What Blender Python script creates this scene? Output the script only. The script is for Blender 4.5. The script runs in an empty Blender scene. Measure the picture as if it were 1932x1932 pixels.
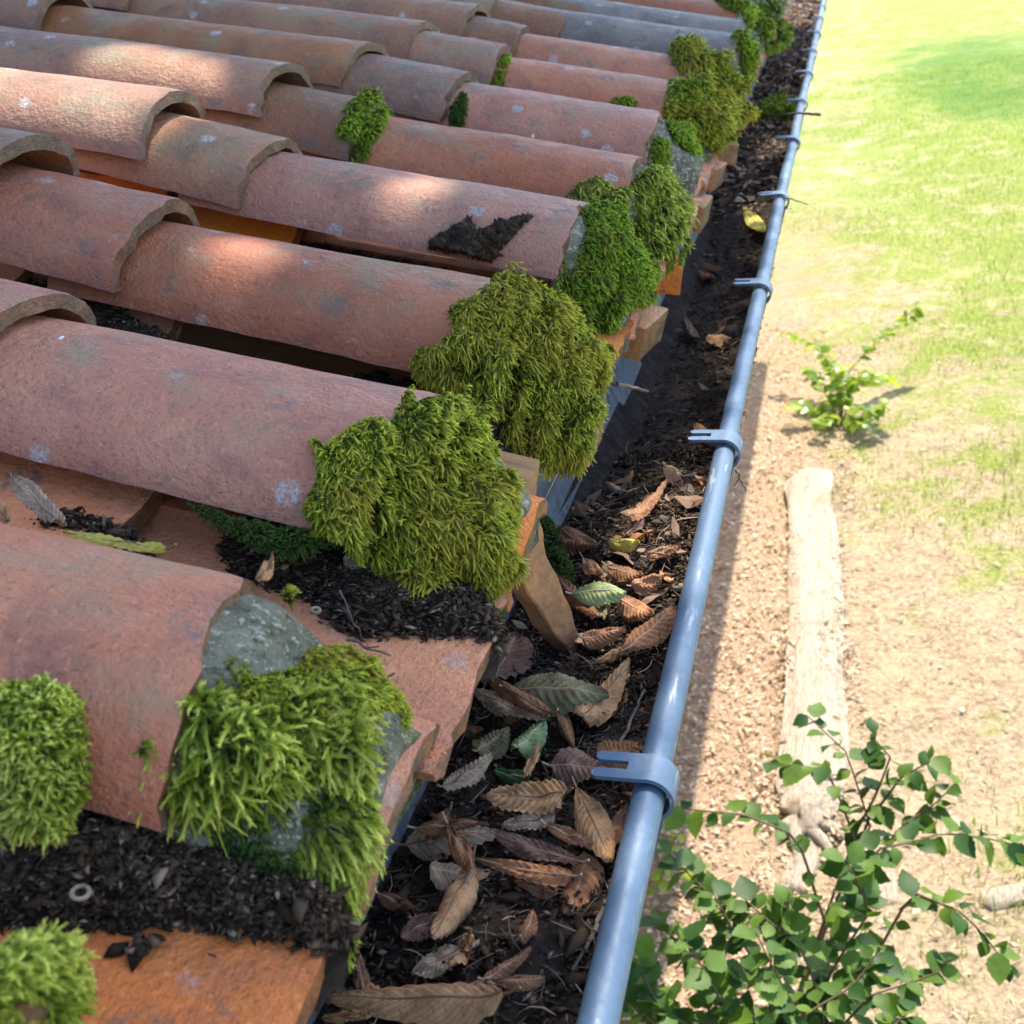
import bpy, math, random
import numpy as np
from mathutils import Matrix, Vector, noise as mnoise
random.seed(7)
rng = np.random.default_rng(11)
scene = bpy.context.scene
col = scene.collection

# ------------------------------------------------------------------ camera, sky, sun, exposure
FPX = 2245.0                                   # focal length in units of a 1932 px wide frame
R = np.array([[0.9549, 0.2437, -0.1697], [0.0420, 0.4547, 0.8896], [-0.2940, 0.8566, -0.4239]])
C = np.array([0.1359, -0.5504, 0.4592])
cam_data = bpy.data.cameras.new("camera")
cam = bpy.data.objects.new("camera", cam_data)
col.objects.link(cam)
cam.matrix_world = Matrix(((R[0][0], R[1][0], -R[2][0], C[0]), (R[0][1], R[1][1], -R[2][1], C[1]),
                           (R[0][2], R[1][2], -R[2][2], C[2]), (0, 0, 0, 1)))
cam_data.sensor_width = 36
cam_data.lens = 36 * FPX / 1932
cam_data.clip_start = 0.02
cam_data.clip_end = 500
cam_data.dof.use_dof = True
cam_data.dof.focus_distance = 0.88
cam_data.dof.aperture_fstop = 17
scene.camera = cam

SUN_EL, SUN_AZ = math.radians(62), math.radians(25.7)      # azimuth measured from +Y towards +X
SUN = np.array([math.cos(SUN_EL) * math.sin(SUN_AZ), math.cos(SUN_EL) * math.cos(SUN_AZ), math.sin(SUN_EL)])
world = bpy.data.worlds.new("World")
scene.world = world
world.use_nodes = True
wn = world.node_tree
sky = wn.nodes.new("ShaderNodeTexSky")
sky.sky_type = 'NISHITA'
sky.sun_disc = False
sky.sun_elevation = SUN_EL
sky.sun_rotation = SUN_AZ
wn.links.new(sky.outputs[0], wn.nodes["Background"].inputs[0])
wn.nodes["Background"].inputs[1].default_value = 0.15
sun_data = bpy.data.lights.new("sun", 'SUN')
sun_data.energy = 3.2
sun_data.angle = math.radians(0.53)
sun_data.color = (1.0, 0.89, 0.72)
sun = bpy.data.objects.new("sun", sun_data)
col.objects.link(sun)
sun.rotation_euler = Vector(SUN).to_track_quat('Z', 'Y').to_euler()
scene.view_settings.view_transform = 'Standard'
scene.view_settings.look = 'None'
scene.view_settings.gamma = 1
scene.view_settings.use_curve_mapping = False
scene.view_settings.exposure = 1.93
scene.render.engine = 'CYCLES'
scene.cycles.max_bounces = 6
scene.cycles.transparent_max_bounces = 6

# ------------------------------------------------------------------ geometry frame
TH = math.radians(17)
S = np.array([math.cos(TH), 0, -math.sin(TH)])          # down the roof
N = np.array([math.sin(TH), 0, math.cos(TH)])
YV = np.array([0, 1.0, 0])
E0 = np.array([-0.124, 0, 0.213])                        # eave crest line of the cover tiles
ROOF = Matrix(((S[0], 0, N[0], E0[0]), (S[1], 1, N[1], 0), (S[2], 0, N[2], E0[2]), (0, 0, 0, 1)))
PIT, Y0 = 0.254, -0.150
GROUND = -2.6
EAVE_N = {-1: -.008, 0: -.008, 1: -.007, 2: -.010, 3: .002, 4: .001, 5: .009, 6: .013, 7: .017, 8: .036, 9: .037}
EAVE_S = {0: -.022, 1: -.014, 2: .009, 3: -.006, 4: .010, 5: -.003, 6: -.003, 7: -.007, 8: .037, 9: .039}
EAVE_Y = {}
STEP1 = {1: (-.286, .008), 2: (-.325, .007), 3: (-.334, .012), 4: (-.319, .011), 5: (-.277, .019), 6: (-.286, .025), 7: (-.314, .026), 8: (-.284, .030)}
STEP2 = {2: (-.451, .041), 3: (-.447, .042), 4: (-.433, .041), 5: (-.420, .038), 6: (-.419, .042), 7: (-.402, .048)}
TA, TH_ = .088, .058                                     # half width and rise of a cover tile
def W(s, y, n):                                          # roof frame -> world (arrays or floats)
    s, y, n = np.broadcast_arrays(np.asarray(s, float), np.asarray(y, float), np.asarray(n, float))
    return E0 + s[..., None] * S + y[..., None] * YV + n[..., None] * N
def ray(px, py):
    return R.T @ np.array([(px - 966) / FPX, (966 - py) / FPX, 1.0])
def at_z(px, py, z):
    d = ray(px, py); return C + d * ((z - C[2]) / d[2])
def at_y(px, py, y):
    d = ray(px, py); return C + d * ((y - C[1]) / d[1])
def at_plane(px, py, P, n):
    d = ray(px, py); return C + d * (np.dot(P - C, n) / np.dot(d, n))
def at_n(px, py, n):
    return at_plane(px, py, E0 + n * N, N)
def at_depth(px, py, dep):
    return C + ray(px, py) * dep
def to_px(P):
    q = (P - C) @ R.T
    return np.stack([966 + FPX * q[:, 0] / q[:, 2], 966 - FPX * q[:, 1] / q[:, 2]], 1)

# ------------------------------------------------------------------ object helpers
def tag(o, label=None, cat=None, group=None, kind=None):
    if label: o['label'] = label
    if cat: o['category'] = cat
    if group: o['group'] = group
    if kind: o['kind'] = kind
    return o
def empty(name, loc=(0, 0, 0), parent=None):
    o = bpy.data.objects.new(name, None)
    o.empty_display_size = 0.05
    o.location = loc
    if parent: o.parent = parent
    col.objects.link(o)
    return o
def link(name, me, mat=None, parent=None, smooth=True):
    if mat:
        me.materials.clear(); me.materials.append(mat)
    o = bpy.data.objects.new(name, me)
    col.objects.link(o)
    if parent: o.parent = parent
    return o
def mesh(name, V, F, smooth=True, sharp=None):
    me = bpy.data.meshes.new(name)
    me.from_pydata([tuple(v) for v in V], [], [tuple(f) for f in F])
    if smooth:
        me.polygons.foreach_set('use_smooth', [True] * len(me.polygons))
        if sharp: me.set_sharp_from_angle(angle=math.radians(sharp))
    me.update()
    return me
def fast_mesh(name, V, F, attrs=None, smooth=True):       # F: (m,3) or (m,4) int array
    me = bpy.data.meshes.new(name)
    V = np.ascontiguousarray(V, np.float32); F = np.ascontiguousarray(F, np.int32)
    k = F.shape[1]
    me.vertices.add(len(V)); me.vertices.foreach_set('co', V.ravel())
    me.loops.add(F.size); me.loops.foreach_set('vertex_index', F.ravel())
    me.polygons.add(len(F))
    me.polygons.foreach_set('loop_start', np.arange(0, F.size, k, dtype=np.int32))
    me.polygons.foreach_set('use_smooth', np.full(len(F), smooth))
    for an, av in (attrs or {}).items():
        a = me.attributes.new(an, 'FLOAT', 'POINT'); a.data.foreach_set('value', np.ascontiguousarray(av, np.float32))
    me.update(calc_edges=True)
    return me
def nz(P, sc, oct=3, seed=0.0):                            # mathutils fractal noise for an (n,3) array
    return np.array([mnoise.fractal(Vector((p[0] * sc + seed, p[1] * sc - seed, p[2] * sc + seed * .5)), 1.0, 2.0, oct) for p in P])
def wob(P, k=1.0, seed=0.0):                               # cheap smooth pseudo noise, -1..1, vectorised
    x, y, z = P[:, 0] * k + seed, P[:, 1] * k + 1.7 * seed, P[:, 2] * k - seed
    return (np.sin(x * 1.0 + 2.1 * np.sin(y * 1.3)) + np.sin(y * 1.7 + 1.9 * np.sin(z * 1.1 + x * .6)) + np.sin(z * 1.9 + 2.3 * np.sin(x * .9))) / 3
def norm(a):
    return a / (np.linalg.norm(a, axis=-1, keepdims=True) + 1e-12)
def box_mesh(name, x0, x1, y0, y1, z0, z1, bevel=0.002, cuts=0, rough=0.0):
    import bmesh
    bm = bmesh.new()
    bmesh.ops.create_cube(bm, size=1)
    for v in bm.verts:
        v.co = Vector(((x0 + x1) / 2 + v.co.x * (x1 - x0), (y0 + y1) / 2 + v.co.y * (y1 - y0), (z0 + z1) / 2 + v.co.z * (z1 - z0)))
    if bevel: bmesh.ops.bevel(bm, geom=bm.edges[:], offset=bevel, segments=2, affect='EDGES', profile=.6)
    if cuts:
        bmesh.ops.subdivide_edges(bm, edges=[e for e in bm.edges if e.calc_length() > 0.02], cuts=cuts, use_grid_fill=True)
    if rough:
        for v in bm.verts: v.co += Vector(mnoise.noise_vector(v.co * 14)) * rough
    me = bpy.data.meshes.new(name); bm.to_mesh(me); bm.free()
    me.polygons.foreach_set('use_smooth', [True] * len(me.polygons)); me.set_sharp_from_angle(angle=math.radians(40))
    return me
def tube_arrays(pts, rad, seg=8, cap=True):
    pts = np.asarray(pts, float); n = len(pts)
    rad = np.full(n, rad) if np.isscalar(rad) else np.asarray(rad, float)
    T = norm(np.gradient(pts, axis=0))
    up = np.array([0, 0, 1.0]) if abs(T[0][2]) < .9 else np.array([1.0, 0, 0])
    V = []
    A = norm(np.cross(T[0], up))
    for i in range(n):
        A = norm(A - T[i] * np.dot(A, T[i])); B = np.cross(T[i], A)
        for k in range(seg):
            a = 2 * math.pi * k / seg
            V.append(pts[i] + rad[i] * (math.cos(a) * A + math.sin(a) * B))
    F = []
    for i in range(n - 1):
        for k in range(seg):
            k2 = (k + 1) % seg
            F.append((i * seg + k, i * seg + k2, (i + 1) * seg + k2, (i + 1) * seg + k))
    if cap:
        F.append(tuple(range(seg))[::-1]); F.append(tuple((n - 1) * seg + k for k in range(seg)))
    return V, F
def tube(name, pts, rad, mat, parent=None, seg=8):
    V, F = tube_arrays(pts, rad, seg)
    return link(name, mesh(name, V, F, True, 60), mat, parent)
def in_poly(P, poly):
    x, y = P[:, 0], P[:, 1]; inside = np.zeros(len(P), bool); n = len(poly); j = n - 1
    for i in range(n):
        xi, yi = poly[i]; xj, yj = poly[j]
        c = ((yi > y) != (yj > y)) & (x < (xj - xi) * (y - yi) / ((yj - yi) if yj != yi else 1e-9) + xi)
        inside ^= c; j = i
    return inside
def poly_dist(P, poly):
    d = np.full(len(P), 1e9); n = len(poly)
    for i in range(n):
        a = np.array(poly[i], float); b = np.array(poly[(i + 1) % n], float); ab = b - a
        t = np.clip(((P - a) @ ab) / (ab @ ab), 0, 1)
        d = np.minimum(d, np.linalg.norm(P - (a + t[:, None] * ab), axis=1))
    return d

# ------------------------------------------------------------------ materials
class M:
    def __init__(s, name):
        s.m = bpy.data.materials.new(name); s.m.use_nodes = True; s.t = s.m.node_tree
        s.b = s.t.nodes["Principled BSDF"]; s.out = s.t.nodes["Material Output"]; s.x = 0
    def n(s, typ, **kw):
        nd = s.t.nodes.new(typ); s.x += 1; nd.location = (-200 * s.x, 0)
        for k, v in kw.items():
            if k.startswith('i_'): nd.inputs[k[2:].replace('_', ' ')].default_value = v
            else: setattr(nd, k, v)
        return nd
    def l(s, a, b): s.t.links.new(a, b)
    def coord(s, kind='Object', offset=True, scale=None):
        tc = s.n('ShaderNodeTexCoord'); o = tc.outputs[kind]
        if offset:
            oi = s.n('ShaderNodeObjectInfo'); mu = s.n('ShaderNodeVectorMath', operation='SCALE'); mu.inputs[0].default_value = (17, 31, 23)
            s.l(oi.outputs['Random'], mu.inputs['Scale'])
            ad = s.n('ShaderNodeVectorMath', operation='ADD'); s.l(o, ad.inputs[0]); s.l(mu.outputs[0], ad.inputs[1]); o = ad.outputs[0]
        if scale:
            sc = s.n('ShaderNodeVectorMath', operation='MULTIPLY'); s.l(o, sc.inputs[0]); sc.inputs[1].default_value = scale; o = sc.outputs[0]
        return o
    def noise(s, co, scale, detail=4, rough=.6, dist=0):
        nd = s.n('ShaderNodeTexNoise'); nd.inputs['Scale'].default_value = scale; nd.inputs['Detail'].default_value = detail
        nd.inputs['Roughness'].default_value = rough; nd.inputs['Distortion'].default_value = dist; s.l(co, nd.inputs['Vector']); return nd.outputs['Fac']
    def voro(s, co, scale, feature='F1', out='Distance'):
        nd = s.n('ShaderNodeTexVoronoi', feature=feature); nd.inputs['Scale'].default_value = scale; s.l(co, nd.inputs['Vector']); return nd.outputs[out]
    def ramp(s, fac, a, b, lo=0.0, hi=1.0):                 # smooth map a..b -> lo..hi
        nd = s.n('ShaderNodeMapRange', interpolation_type='SMOOTHSTEP')
        for k, v in ((1, a), (2, b), (3, lo), (4, hi)): nd.inputs[k].default_value = v
        s.l(fac, nd.inputs[0]); return nd.outputs[0]
    def mix(s, fac, a, b, mode='MIX'):
        nd = s.n('ShaderNodeMix', data_type='RGBA', blend_type=mode)
        for sock, v in ((nd.inputs[0], fac), (nd.inputs[6], a), (nd.inputs[7], b)):
            if isinstance(v, (int, float)): sock.default_value = v
            elif isinstance(v, tuple): sock.default_value = v + (1,) if len(v) == 3 else v
            else: s.l(v, sock)
        return nd.outputs[2]
    def math(s, op, a, b=0.0):
        nd = s.n('ShaderNodeMath', operation=op)
        for sock, v in ((nd.inputs[0], a), (nd.inputs[1], b)):
            if isinstance(v, (int, float)): sock.default_value = v
            else: s.l(v, sock)
        return nd.outputs[0]
    def bump(s, h, strength=.4, dist=.002, prev=None):
        nd = s.n('ShaderNodeBump'); nd.inputs['Strength'].default_value = strength; nd.inputs['Distance'].default_value = dist
        s.l(h, nd.inputs['Height'])
        if prev: s.l(prev, nd.inputs['Normal'])
        return nd.outputs[0]
    def done(s, color=None, rough=.8, normal=None, metal=0, spec=.4, transl=None):
        if color is not None:
            if isinstance(color, tuple): s.b.inputs['Base Color'].default_value = color + (1,)
            else: s.l(color, s.b.inputs['Base Color'])
        if isinstance(rough, (int, float)): s.b.inputs['Roughness'].default_value = rough
        else: s.l(rough, s.b.inputs['Roughness'])
        s.b.inputs['Metallic'].default_value = metal; s.b.inputs['Specular IOR Level'].default_value = spec
        if normal is not None: s.l(normal, s.b.inputs['Normal'])
        if transl:
            tr = s.n('ShaderNodeBsdfTranslucent'); mx = s.n('ShaderNodeMixShader'); mx.inputs[0].default_value = transl[0]
            c2 = s.mix(1.0, color if color is not None else (1, 1, 1), transl[1], 'MULTIPLY') if not isinstance(color, tuple) else None
            if c2 is None: tr.inputs[0].default_value = tuple(a * b for a, b in zip(color, transl[1])) + (1,)
            else: s.l(c2, tr.inputs[0])
            s.l(s.b.outputs[0], mx.inputs[1]); s.l(tr.outputs[0], mx.inputs[2]); s.l(mx.outputs[0], s.out.inputs[0])
        return s.m
    def attr(s, name):
        nd = s.n('ShaderNodeAttribute', attribute_name=name); return nd.outputs['Fac']

def tile_mat(name, base, pale, dark, lichen=1.0, crest=1.0):
    m = M(name); co = m.coord(); raw = m.coord(offset=False)
    oi = m.n('ShaderNodeObjectInfo').outputs['Random']
    big = m.noise(co, 9, 4, .6)
    c = m.mix(m.ramp(big, .35, .68), base, pale)
    c = m.mix(m.ramp(m.noise(co, 22, 5, .65, .4), .46, .70, 0, .75), c, dark)
    c = m.mix(m.ramp(m.noise(co, 300, 3, .7), .54, .70, 0, .55), c, tuple(x * .5 for x in dark))            # pepper speckle
    c = m.mix(m.ramp(m.noise(co, 210, 2, .6), .60, .72, 0, .35), c, tuple(min(1, x * 1.6) for x in pale))
    # algae film along the crest
    sep = m.n('ShaderNodeSeparateXYZ'); m.l(raw, sep.inputs[0])
    cr = m.math('MULTIPLY', m.ramp(sep.outputs[2], -.035, -.004), m.ramp(m.noise(co, 16, 5, .65), .46, .70, 0, .6 * crest))
    c = m.mix(cr, c, (.17, .145, .085))
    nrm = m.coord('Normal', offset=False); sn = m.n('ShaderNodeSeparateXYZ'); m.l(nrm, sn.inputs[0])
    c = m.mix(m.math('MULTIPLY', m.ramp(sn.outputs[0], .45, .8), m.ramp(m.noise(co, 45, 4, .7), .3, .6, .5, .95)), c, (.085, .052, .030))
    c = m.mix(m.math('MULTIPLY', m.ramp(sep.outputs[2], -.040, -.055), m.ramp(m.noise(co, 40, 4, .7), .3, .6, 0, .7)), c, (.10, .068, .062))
    c = m.mix(m.math('MULTIPLY', m.ramp(m.voro(co, 16), .26, .16), m.ramp(m.noise(co, 120, 4, .75), .40, .60, 0, .75)), c, (.10, .095, .075))
    # grey soot and lichen rosettes
    c = m.mix(m.ramp(m.noise(co, 34, 4, .7, 1.2), .63, .70, 0, .65), c, (.085, .085, .072))
    v = m.voro(co, 30, out='Distance'); vc = m.n('ShaderNodeTexVoronoi'); vc.inputs['Scale'].default_value = 30; m.l(co, vc.inputs['Vector'])
    sp = m.n('ShaderNodeSeparateColor'); m.l(vc.outputs['Color'], sp.inputs[0])
    edge = m.math('ADD', v, m.math('MULTIPLY', m.noise(co, 160, 3, .7), .34))
    spot = m.math('MULTIPLY', m.ramp(edge, .46, .36), m.ramp(sp.outputs[0], .80, .82))
    spot = m.math('MULTIPLY', spot, m.ramp(m.noise(co, 420, 2, .6), .40, .60, .15, .8 * lichen))
    c = m.mix(spot, c, (.30, .33, .33))
    hsv = m.n('ShaderNodeHueSaturation'); m.l(c, hsv.inputs['Color']); m.l(m.ramp(oi, 0, 1, .84, 1.18), hsv.inputs['Value'])
    m.l(m.ramp(m.math('FRACT', m.math('MULTIPLY', oi, 7.3)), 0, 1, .86, 1.1), hsv.inputs['Saturation'])
    h = m.math('ADD', m.math('MULTIPLY', m.noise(co, 300, 3, .7), .8), m.noise(co, 130, 3, .6))
    n = m.bump(h, .85, .0026)
    n = m.bump(m.noise(co, 24, 3, .5), .35, .006, n)
    return m.done(hsv.outputs[0], m.ramp(m.noise(co, 60, 3), .3, .7, .50, .72), n, 0, .42)
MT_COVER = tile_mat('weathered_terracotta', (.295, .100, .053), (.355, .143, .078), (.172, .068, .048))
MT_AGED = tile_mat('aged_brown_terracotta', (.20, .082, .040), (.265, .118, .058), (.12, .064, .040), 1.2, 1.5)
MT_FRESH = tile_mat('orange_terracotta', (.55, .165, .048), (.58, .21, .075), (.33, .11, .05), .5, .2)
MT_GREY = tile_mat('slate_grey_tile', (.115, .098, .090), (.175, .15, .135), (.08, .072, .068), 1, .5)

MT_OCHRE = tile_mat('ochre_brown_clay', (.34, .15, .06), (.40, .20, .085), (.16, .08, .045), .4, .2)
def mortar_mat():
    m = M('mossy_mortar'); co = m.coord()
    c = m.mix(m.ramp(m.noise(co, 28, 5, .7), .35, .65), (.085, .085, .055), (.235, .225, .16))
    c = m.mix(m.ramp(m.noise(co, 170, 3, .8), .52, .66, 0, .85), c, (.50, .50, .42))
    c = m.mix(m.ramp(m.noise(co, 130, 3, .8, .5), .56, .66, 0, .85), c, (.035, .05, .02))
    n = m.bump(m.noise(co, 150, 5, .8), 1, .007)
    return m.done(c, .95, n, 0, .2)
MT_MORTAR = mortar_mat()
def zinc_mat():
    m = M('weathered_zinc'); co = m.coord(offset=False)
    c = m.mix(m.ramp(m.noise(co, 60, 5, .75), .3, .75), (.052, .098, .165), (.068, .115, .188))
    c = m.mix(m.ramp(m.noise(co, 300, 3, .7), .62, .72, 0, .6), c, (.06, .07, .07))
    c = m.mix(m.ramp(m.noise(m.coord(offset=False, scale=(1, .25, 1)), 38, 6, .85, 1.0), .56, .70, 0, .4), c, (.15, .18, .20))
    c = m.mix(m.ramp(m.noise(m.coord(offset=False, scale=(1, .12, 1)), 120, 4, .7), .60, .72, 0, .5), c, (.42, .45, .46))
    n = m.bump(m.noise(co, 260, 3, .6), .18, .0012)
    return m.done(c, m.ramp(m.noise(co, 90, 4), .3, .7, .42, .62), n, .15, .5)
MT_ZINC = zinc_mat()
def trough_mat():
    m = M('dirty_zinc'); co = m.coord(offset=False)
    c = m.mix(m.ramp(m.noise(co, 40, 5, .7), .35, .7), (.085, .10, .11), (.15, .165, .175))
    c = m.mix(m.ramp(m.noise(co, 120, 4, .75), .57, .66, 0, .85), c, (.028, .026, .024))
    return m.done(c, .6, m.bump(m.noise(co, 200, 3, .6), .4, .002), .25, .4)
MT_TROUGH = trough_mat()
def soil_mat():
    m = M('leaf_mould'); co = m.coord('Object', offset=False)
    c = m.mix(m.ramp(m.noise(co, 60, 5, .7), .35, .65), (.020, .015, .013), (.055, .042, .036))
    c = m.mix(m.ramp(m.noise(co, 350, 3, .7), .58, .7, 0, .5), c, (.12, .095, .08))
    return m.done(c, .95, m.bump(m.noise(co, 300, 5, .8), 1, .004), 0, .15)
MT_SOIL = soil_mat()
def bits_mat():
    m = M('husk_bits'); r = m.attr('rnd')
    c = m.mix(m.ramp(r, .0, .8), (.019, .013, .009), (.068, .046, .031))
    c = m.mix(m.ramp(r, .88, .99), c, (.22, .165, .12))
    return m.done(c, .95, None, 0, .12)
MT_BITS = bits_mat()
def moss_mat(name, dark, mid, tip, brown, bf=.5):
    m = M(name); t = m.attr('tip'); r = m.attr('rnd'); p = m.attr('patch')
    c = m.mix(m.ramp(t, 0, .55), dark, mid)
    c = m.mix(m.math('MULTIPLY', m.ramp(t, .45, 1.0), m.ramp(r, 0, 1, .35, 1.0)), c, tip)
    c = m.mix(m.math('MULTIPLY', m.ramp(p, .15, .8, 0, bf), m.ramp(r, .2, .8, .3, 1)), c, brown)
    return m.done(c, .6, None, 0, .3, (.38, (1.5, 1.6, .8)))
MT_MOSS = moss_mat('green_moss', (.022, .040, .006), (.15, .245, .016), (.52, .66, .07), (.26, .20, .03))
MT_MOSSY = moss_mat('yellow_moss', (.030, .042, .006), (.24, .27, .018), (.72, .74, .12), (.42, .30, .045), .55)
MT_MOSSP = moss_mat('pale_moss', (.035, .055, .010), (.24, .30, .025), (.85, .84, .24), (.24, .21, .05), .3)
MT_MOSSD = moss_mat('dark_moss', (.012, .022, .006), (.05, .10, .012), (.15, .25, .03), (.06, .05, .02))
def leaf_mat(name, a, b, vein, transl=.15):
    m = M(name); co = m.coord()
    uv = m.n('ShaderNodeUVMap').outputs[0]
    sp = m.n('ShaderNodeSeparateXYZ'); m.l(uv, sp.inputs[0])
    c = m.mix(m.ramp(m.noise(co, 60, 5, .7), .35, .68), a, b)
    c = m.mix(m.ramp(m.noise(co, 240, 3, .7), .57, .68, 0, .6), c, tuple(x * .35 for x in b))
    vv = m.math('ABSOLUTE', m.math('SUBTRACT', sp.outputs[1], .5))
    ph = m.math('FRACT', m.math('SUBTRACT', m.math('MULTIPLY', sp.outputs[0], 11), m.math('MULTIPLY', vv, 4.5)))
    line = m.ramp(m.math('ABSOLUTE', m.math('SUBTRACT', ph, .5)), .10, .03, 0, .5)
    c = m.mix(m.ramp(m.math('ABSOLUTE', m.math('SUBTRACT', ph, .5)), .34, .48, 0, .4), c, tuple(x * .5 for x in b))
    mid = m.ramp(vv, .035, .015, 0, .9)
    c = m.mix(m.math('MAXIMUM', line, mid), c, vein)
    n = m.bump(m.noise(co, 190, 4, .7), .35, .0015)
    return m.done(c, .75, n, 0, .2, (transl, (1.3, 1.0, .7)))
LM = {'tan': leaf_mat('tan_leaf', (0.526, 0.304, 0.148), (0.331, 0.178, 0.085), (0.293, 0.152, 0.071)),
      'brown': leaf_mat('brown_leaf', (0.311, 0.152, 0.075), (0.184, 0.090, 0.050), (0.409, 0.233, 0.124)),
      'red': leaf_mat('reddish_leaf', (0.345, 0.162, 0.078), (0.217, 0.100, 0.058), (0.431, 0.261, 0.144)),
      'grey': leaf_mat('grey_leaf', (0.409, 0.295, 0.195), (0.254, 0.178, 0.124), (0.583, 0.428, 0.266)),
      'olive': leaf_mat('olive_leaf', (0.194, 0.188, 0.094), (0.127, 0.108, 0.063), (0.311, 0.269, 0.140)),
      'green': leaf_mat('green_leaf', (0.254, 0.339, 0.140), (0.370, 0.428, 0.219), (0.505, 0.500, 0.266), .3),
      'dgreen': leaf_mat('dark_green_leaf', (0.059, 0.133, 0.047), (0.088, 0.160, 0.063), (0.174, 0.214, 0.078)),
      'yellow': leaf_mat('yellow_leaf', (0.620, 0.600, 0.156), (0.620, 0.553, 0.124), (0.620, 0.500, 0.124), .3),
      'mauve': leaf_mat('mauve_brown_leaf', (0.262, 0.152, 0.112), (0.166, 0.095, 0.072), (0.389, 0.250, 0.172))}
def simple(name, c1, c2, sc=20, rough=.85, bumps=.5, bd=.004, stretch=None, spec=.3):
    m = M(name); co = m.coord(offset=True, scale=stretch)
    c = m.mix(m.ramp(m.noise(co, sc, 5, .7), .33, .68), c1, c2)
    return m.done(c, rough, m.bump(m.noise(co, sc * 4, 5, .7), bumps, bd), 0, spec)
MT_TWIG = simple('grey_twig', (.16, .13, .12), (.09, .07, .06), 150)
MT_WOOD = simple('old_rafter_wood', (.36, .20, .09), (.20, .11, .055), 30, .8, .6, .002, (.3, 4, 4))
MT_LOG = simple('silver_weathered_log', (.54, .45, .36), (.36, .28, .21), 22, .9, 1.0, .02, (5, .35, 5))
MT_PLASTER = simple('cream_plaster', (.55, .46, .33), (.43, .35, .25), 6)
MT_BARK = simple('tree_bark', (.12, .10, .08), (.07, .055, .045), 8)
MT_SHELL = simple('pale_snail_shell', (.36, .29, .22), (.22, .16, .12), 120)
MT_WHITE = simple('white_dropping', (.62, .64, .68), (.45, .47, .5), 200)

# ------------------------------------------------------------------ ground
def ground_height(x, y):
    return GROUND + .02 * math.sin(x * 2.3 + y * .7) + .012 * math.sin(y * 3.1)
def ground_mat():
    m = M('dry_lawn'); co = m.coord(offset=False)
    sp = m.n('ShaderNodeSeparateXYZ'); m.l(co, sp.inputs[0])
    big = m.noise(co, .55, 4, .6, .3); med = m.noise(co, 2.6, 5, .7, .5); fine = m.noise(co, 38, 5, .75)
    dry = m.mix(m.ramp(fine, .38, .62), (.21, .145, .095), (.45, .36, .26))
    dry = m.mix(m.ramp(m.noise(co, 7, 5, .7, .6), .40, .62, 0, .6), dry, (.43, .35, .235))
    dry = m.mix(m.ramp(m.noise(co, 4.3, 5, .75, 1.0), .55, .68, 0, .55), dry, (.30, .19, .12))
    lit = m.mix(m.ramp(m.noise(co, 60, 4, .75), .35, .65), (.27, .175, .115), (.46, .35, .25))
    grs = m.mix(m.ramp(m.noise(co, 55, 4, .7), .35, .65), (.125, .18, .030), (.30, .345, .085))
    g = m.math('ADD', m.math('MULTIPLY', med, .75), m.math('MULTIPLY', big, .35))
    far = m.ramp(sp.outputs[1], 3.5, 13, -.08, .13)
    side = m.ramp(sp.outputs[0], -.1, 1.1, -.13, .0)
    gf = m.ramp(m.math('ADD', m.math('ADD', m.math('ADD', g, far), side), m.math('MULTIPLY', m.noise(co, 9, 5, .8), .42)), .58, .80)
    c = m.mix(gf, dry, grs)
    c = m.mix(m.ramp(m.noise(co, 24, 5, .85, .5), .50, .66, 0, .6), c, (.12, .115, .05))
    c = m.mix(m.ramp(m.noise(co, 3.2, 6, .8, .8), .50, .64, 0, .7), c, (.44, .36, .24))
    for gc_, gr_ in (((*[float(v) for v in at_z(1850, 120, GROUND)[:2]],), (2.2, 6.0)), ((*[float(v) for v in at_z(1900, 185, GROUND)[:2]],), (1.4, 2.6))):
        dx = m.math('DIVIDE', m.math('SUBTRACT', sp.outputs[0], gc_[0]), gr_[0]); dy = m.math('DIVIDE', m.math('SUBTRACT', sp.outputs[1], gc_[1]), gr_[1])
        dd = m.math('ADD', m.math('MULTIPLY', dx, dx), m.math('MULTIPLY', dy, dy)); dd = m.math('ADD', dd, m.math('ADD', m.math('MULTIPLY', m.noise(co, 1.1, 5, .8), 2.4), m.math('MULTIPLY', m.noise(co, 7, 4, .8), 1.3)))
        c = m.mix(m.ramp(dd, 2.6, 1.7, 0, .8), c, (.07, .16, .03))  # tree shadow on the far lawn, put into the ground colour as darker green
    nr = m.math('ADD', sp.outputs[0], m.math('MULTIPLY', m.noise(co, 1.6, 4, .6), .9))
    c = m.mix(m.math('MULTIPLY', m.ramp(nr, .42, -.02), m.ramp(sp.outputs[1], 16, 5)), c, lit)
    n = m.bump(fine, 1, .02); n = m.bump(m.noise(co, 130, 4, .7), .8, .008, n)
    return m.done(c, .95, n, 0, .1)
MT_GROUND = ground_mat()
gx = np.concatenate([[-60, -20, -8], np.arange(-3, 5, .12), [6, 8, 12, 20, 40, 80, 160]])
gy = np.concatenate([[-40, -10, -3], np.arange(0, 12, .12), np.arange(12, 34, .6), [40, 60, 90, 140, 220]])
GV = [(x, y, ground_height(x, y)) for y in gy for x in gx]
nx = len(gx)
GF = [(j * nx + i, j * nx + i + 1, (j + 1) * nx + i + 1, (j + 1) * nx + i) for j in range(len(gy) - 1) for i in range(nx - 1)]
tag(link('ground', mesh('ground', GV, GF), MT_GROUND), kind='structure')

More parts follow.
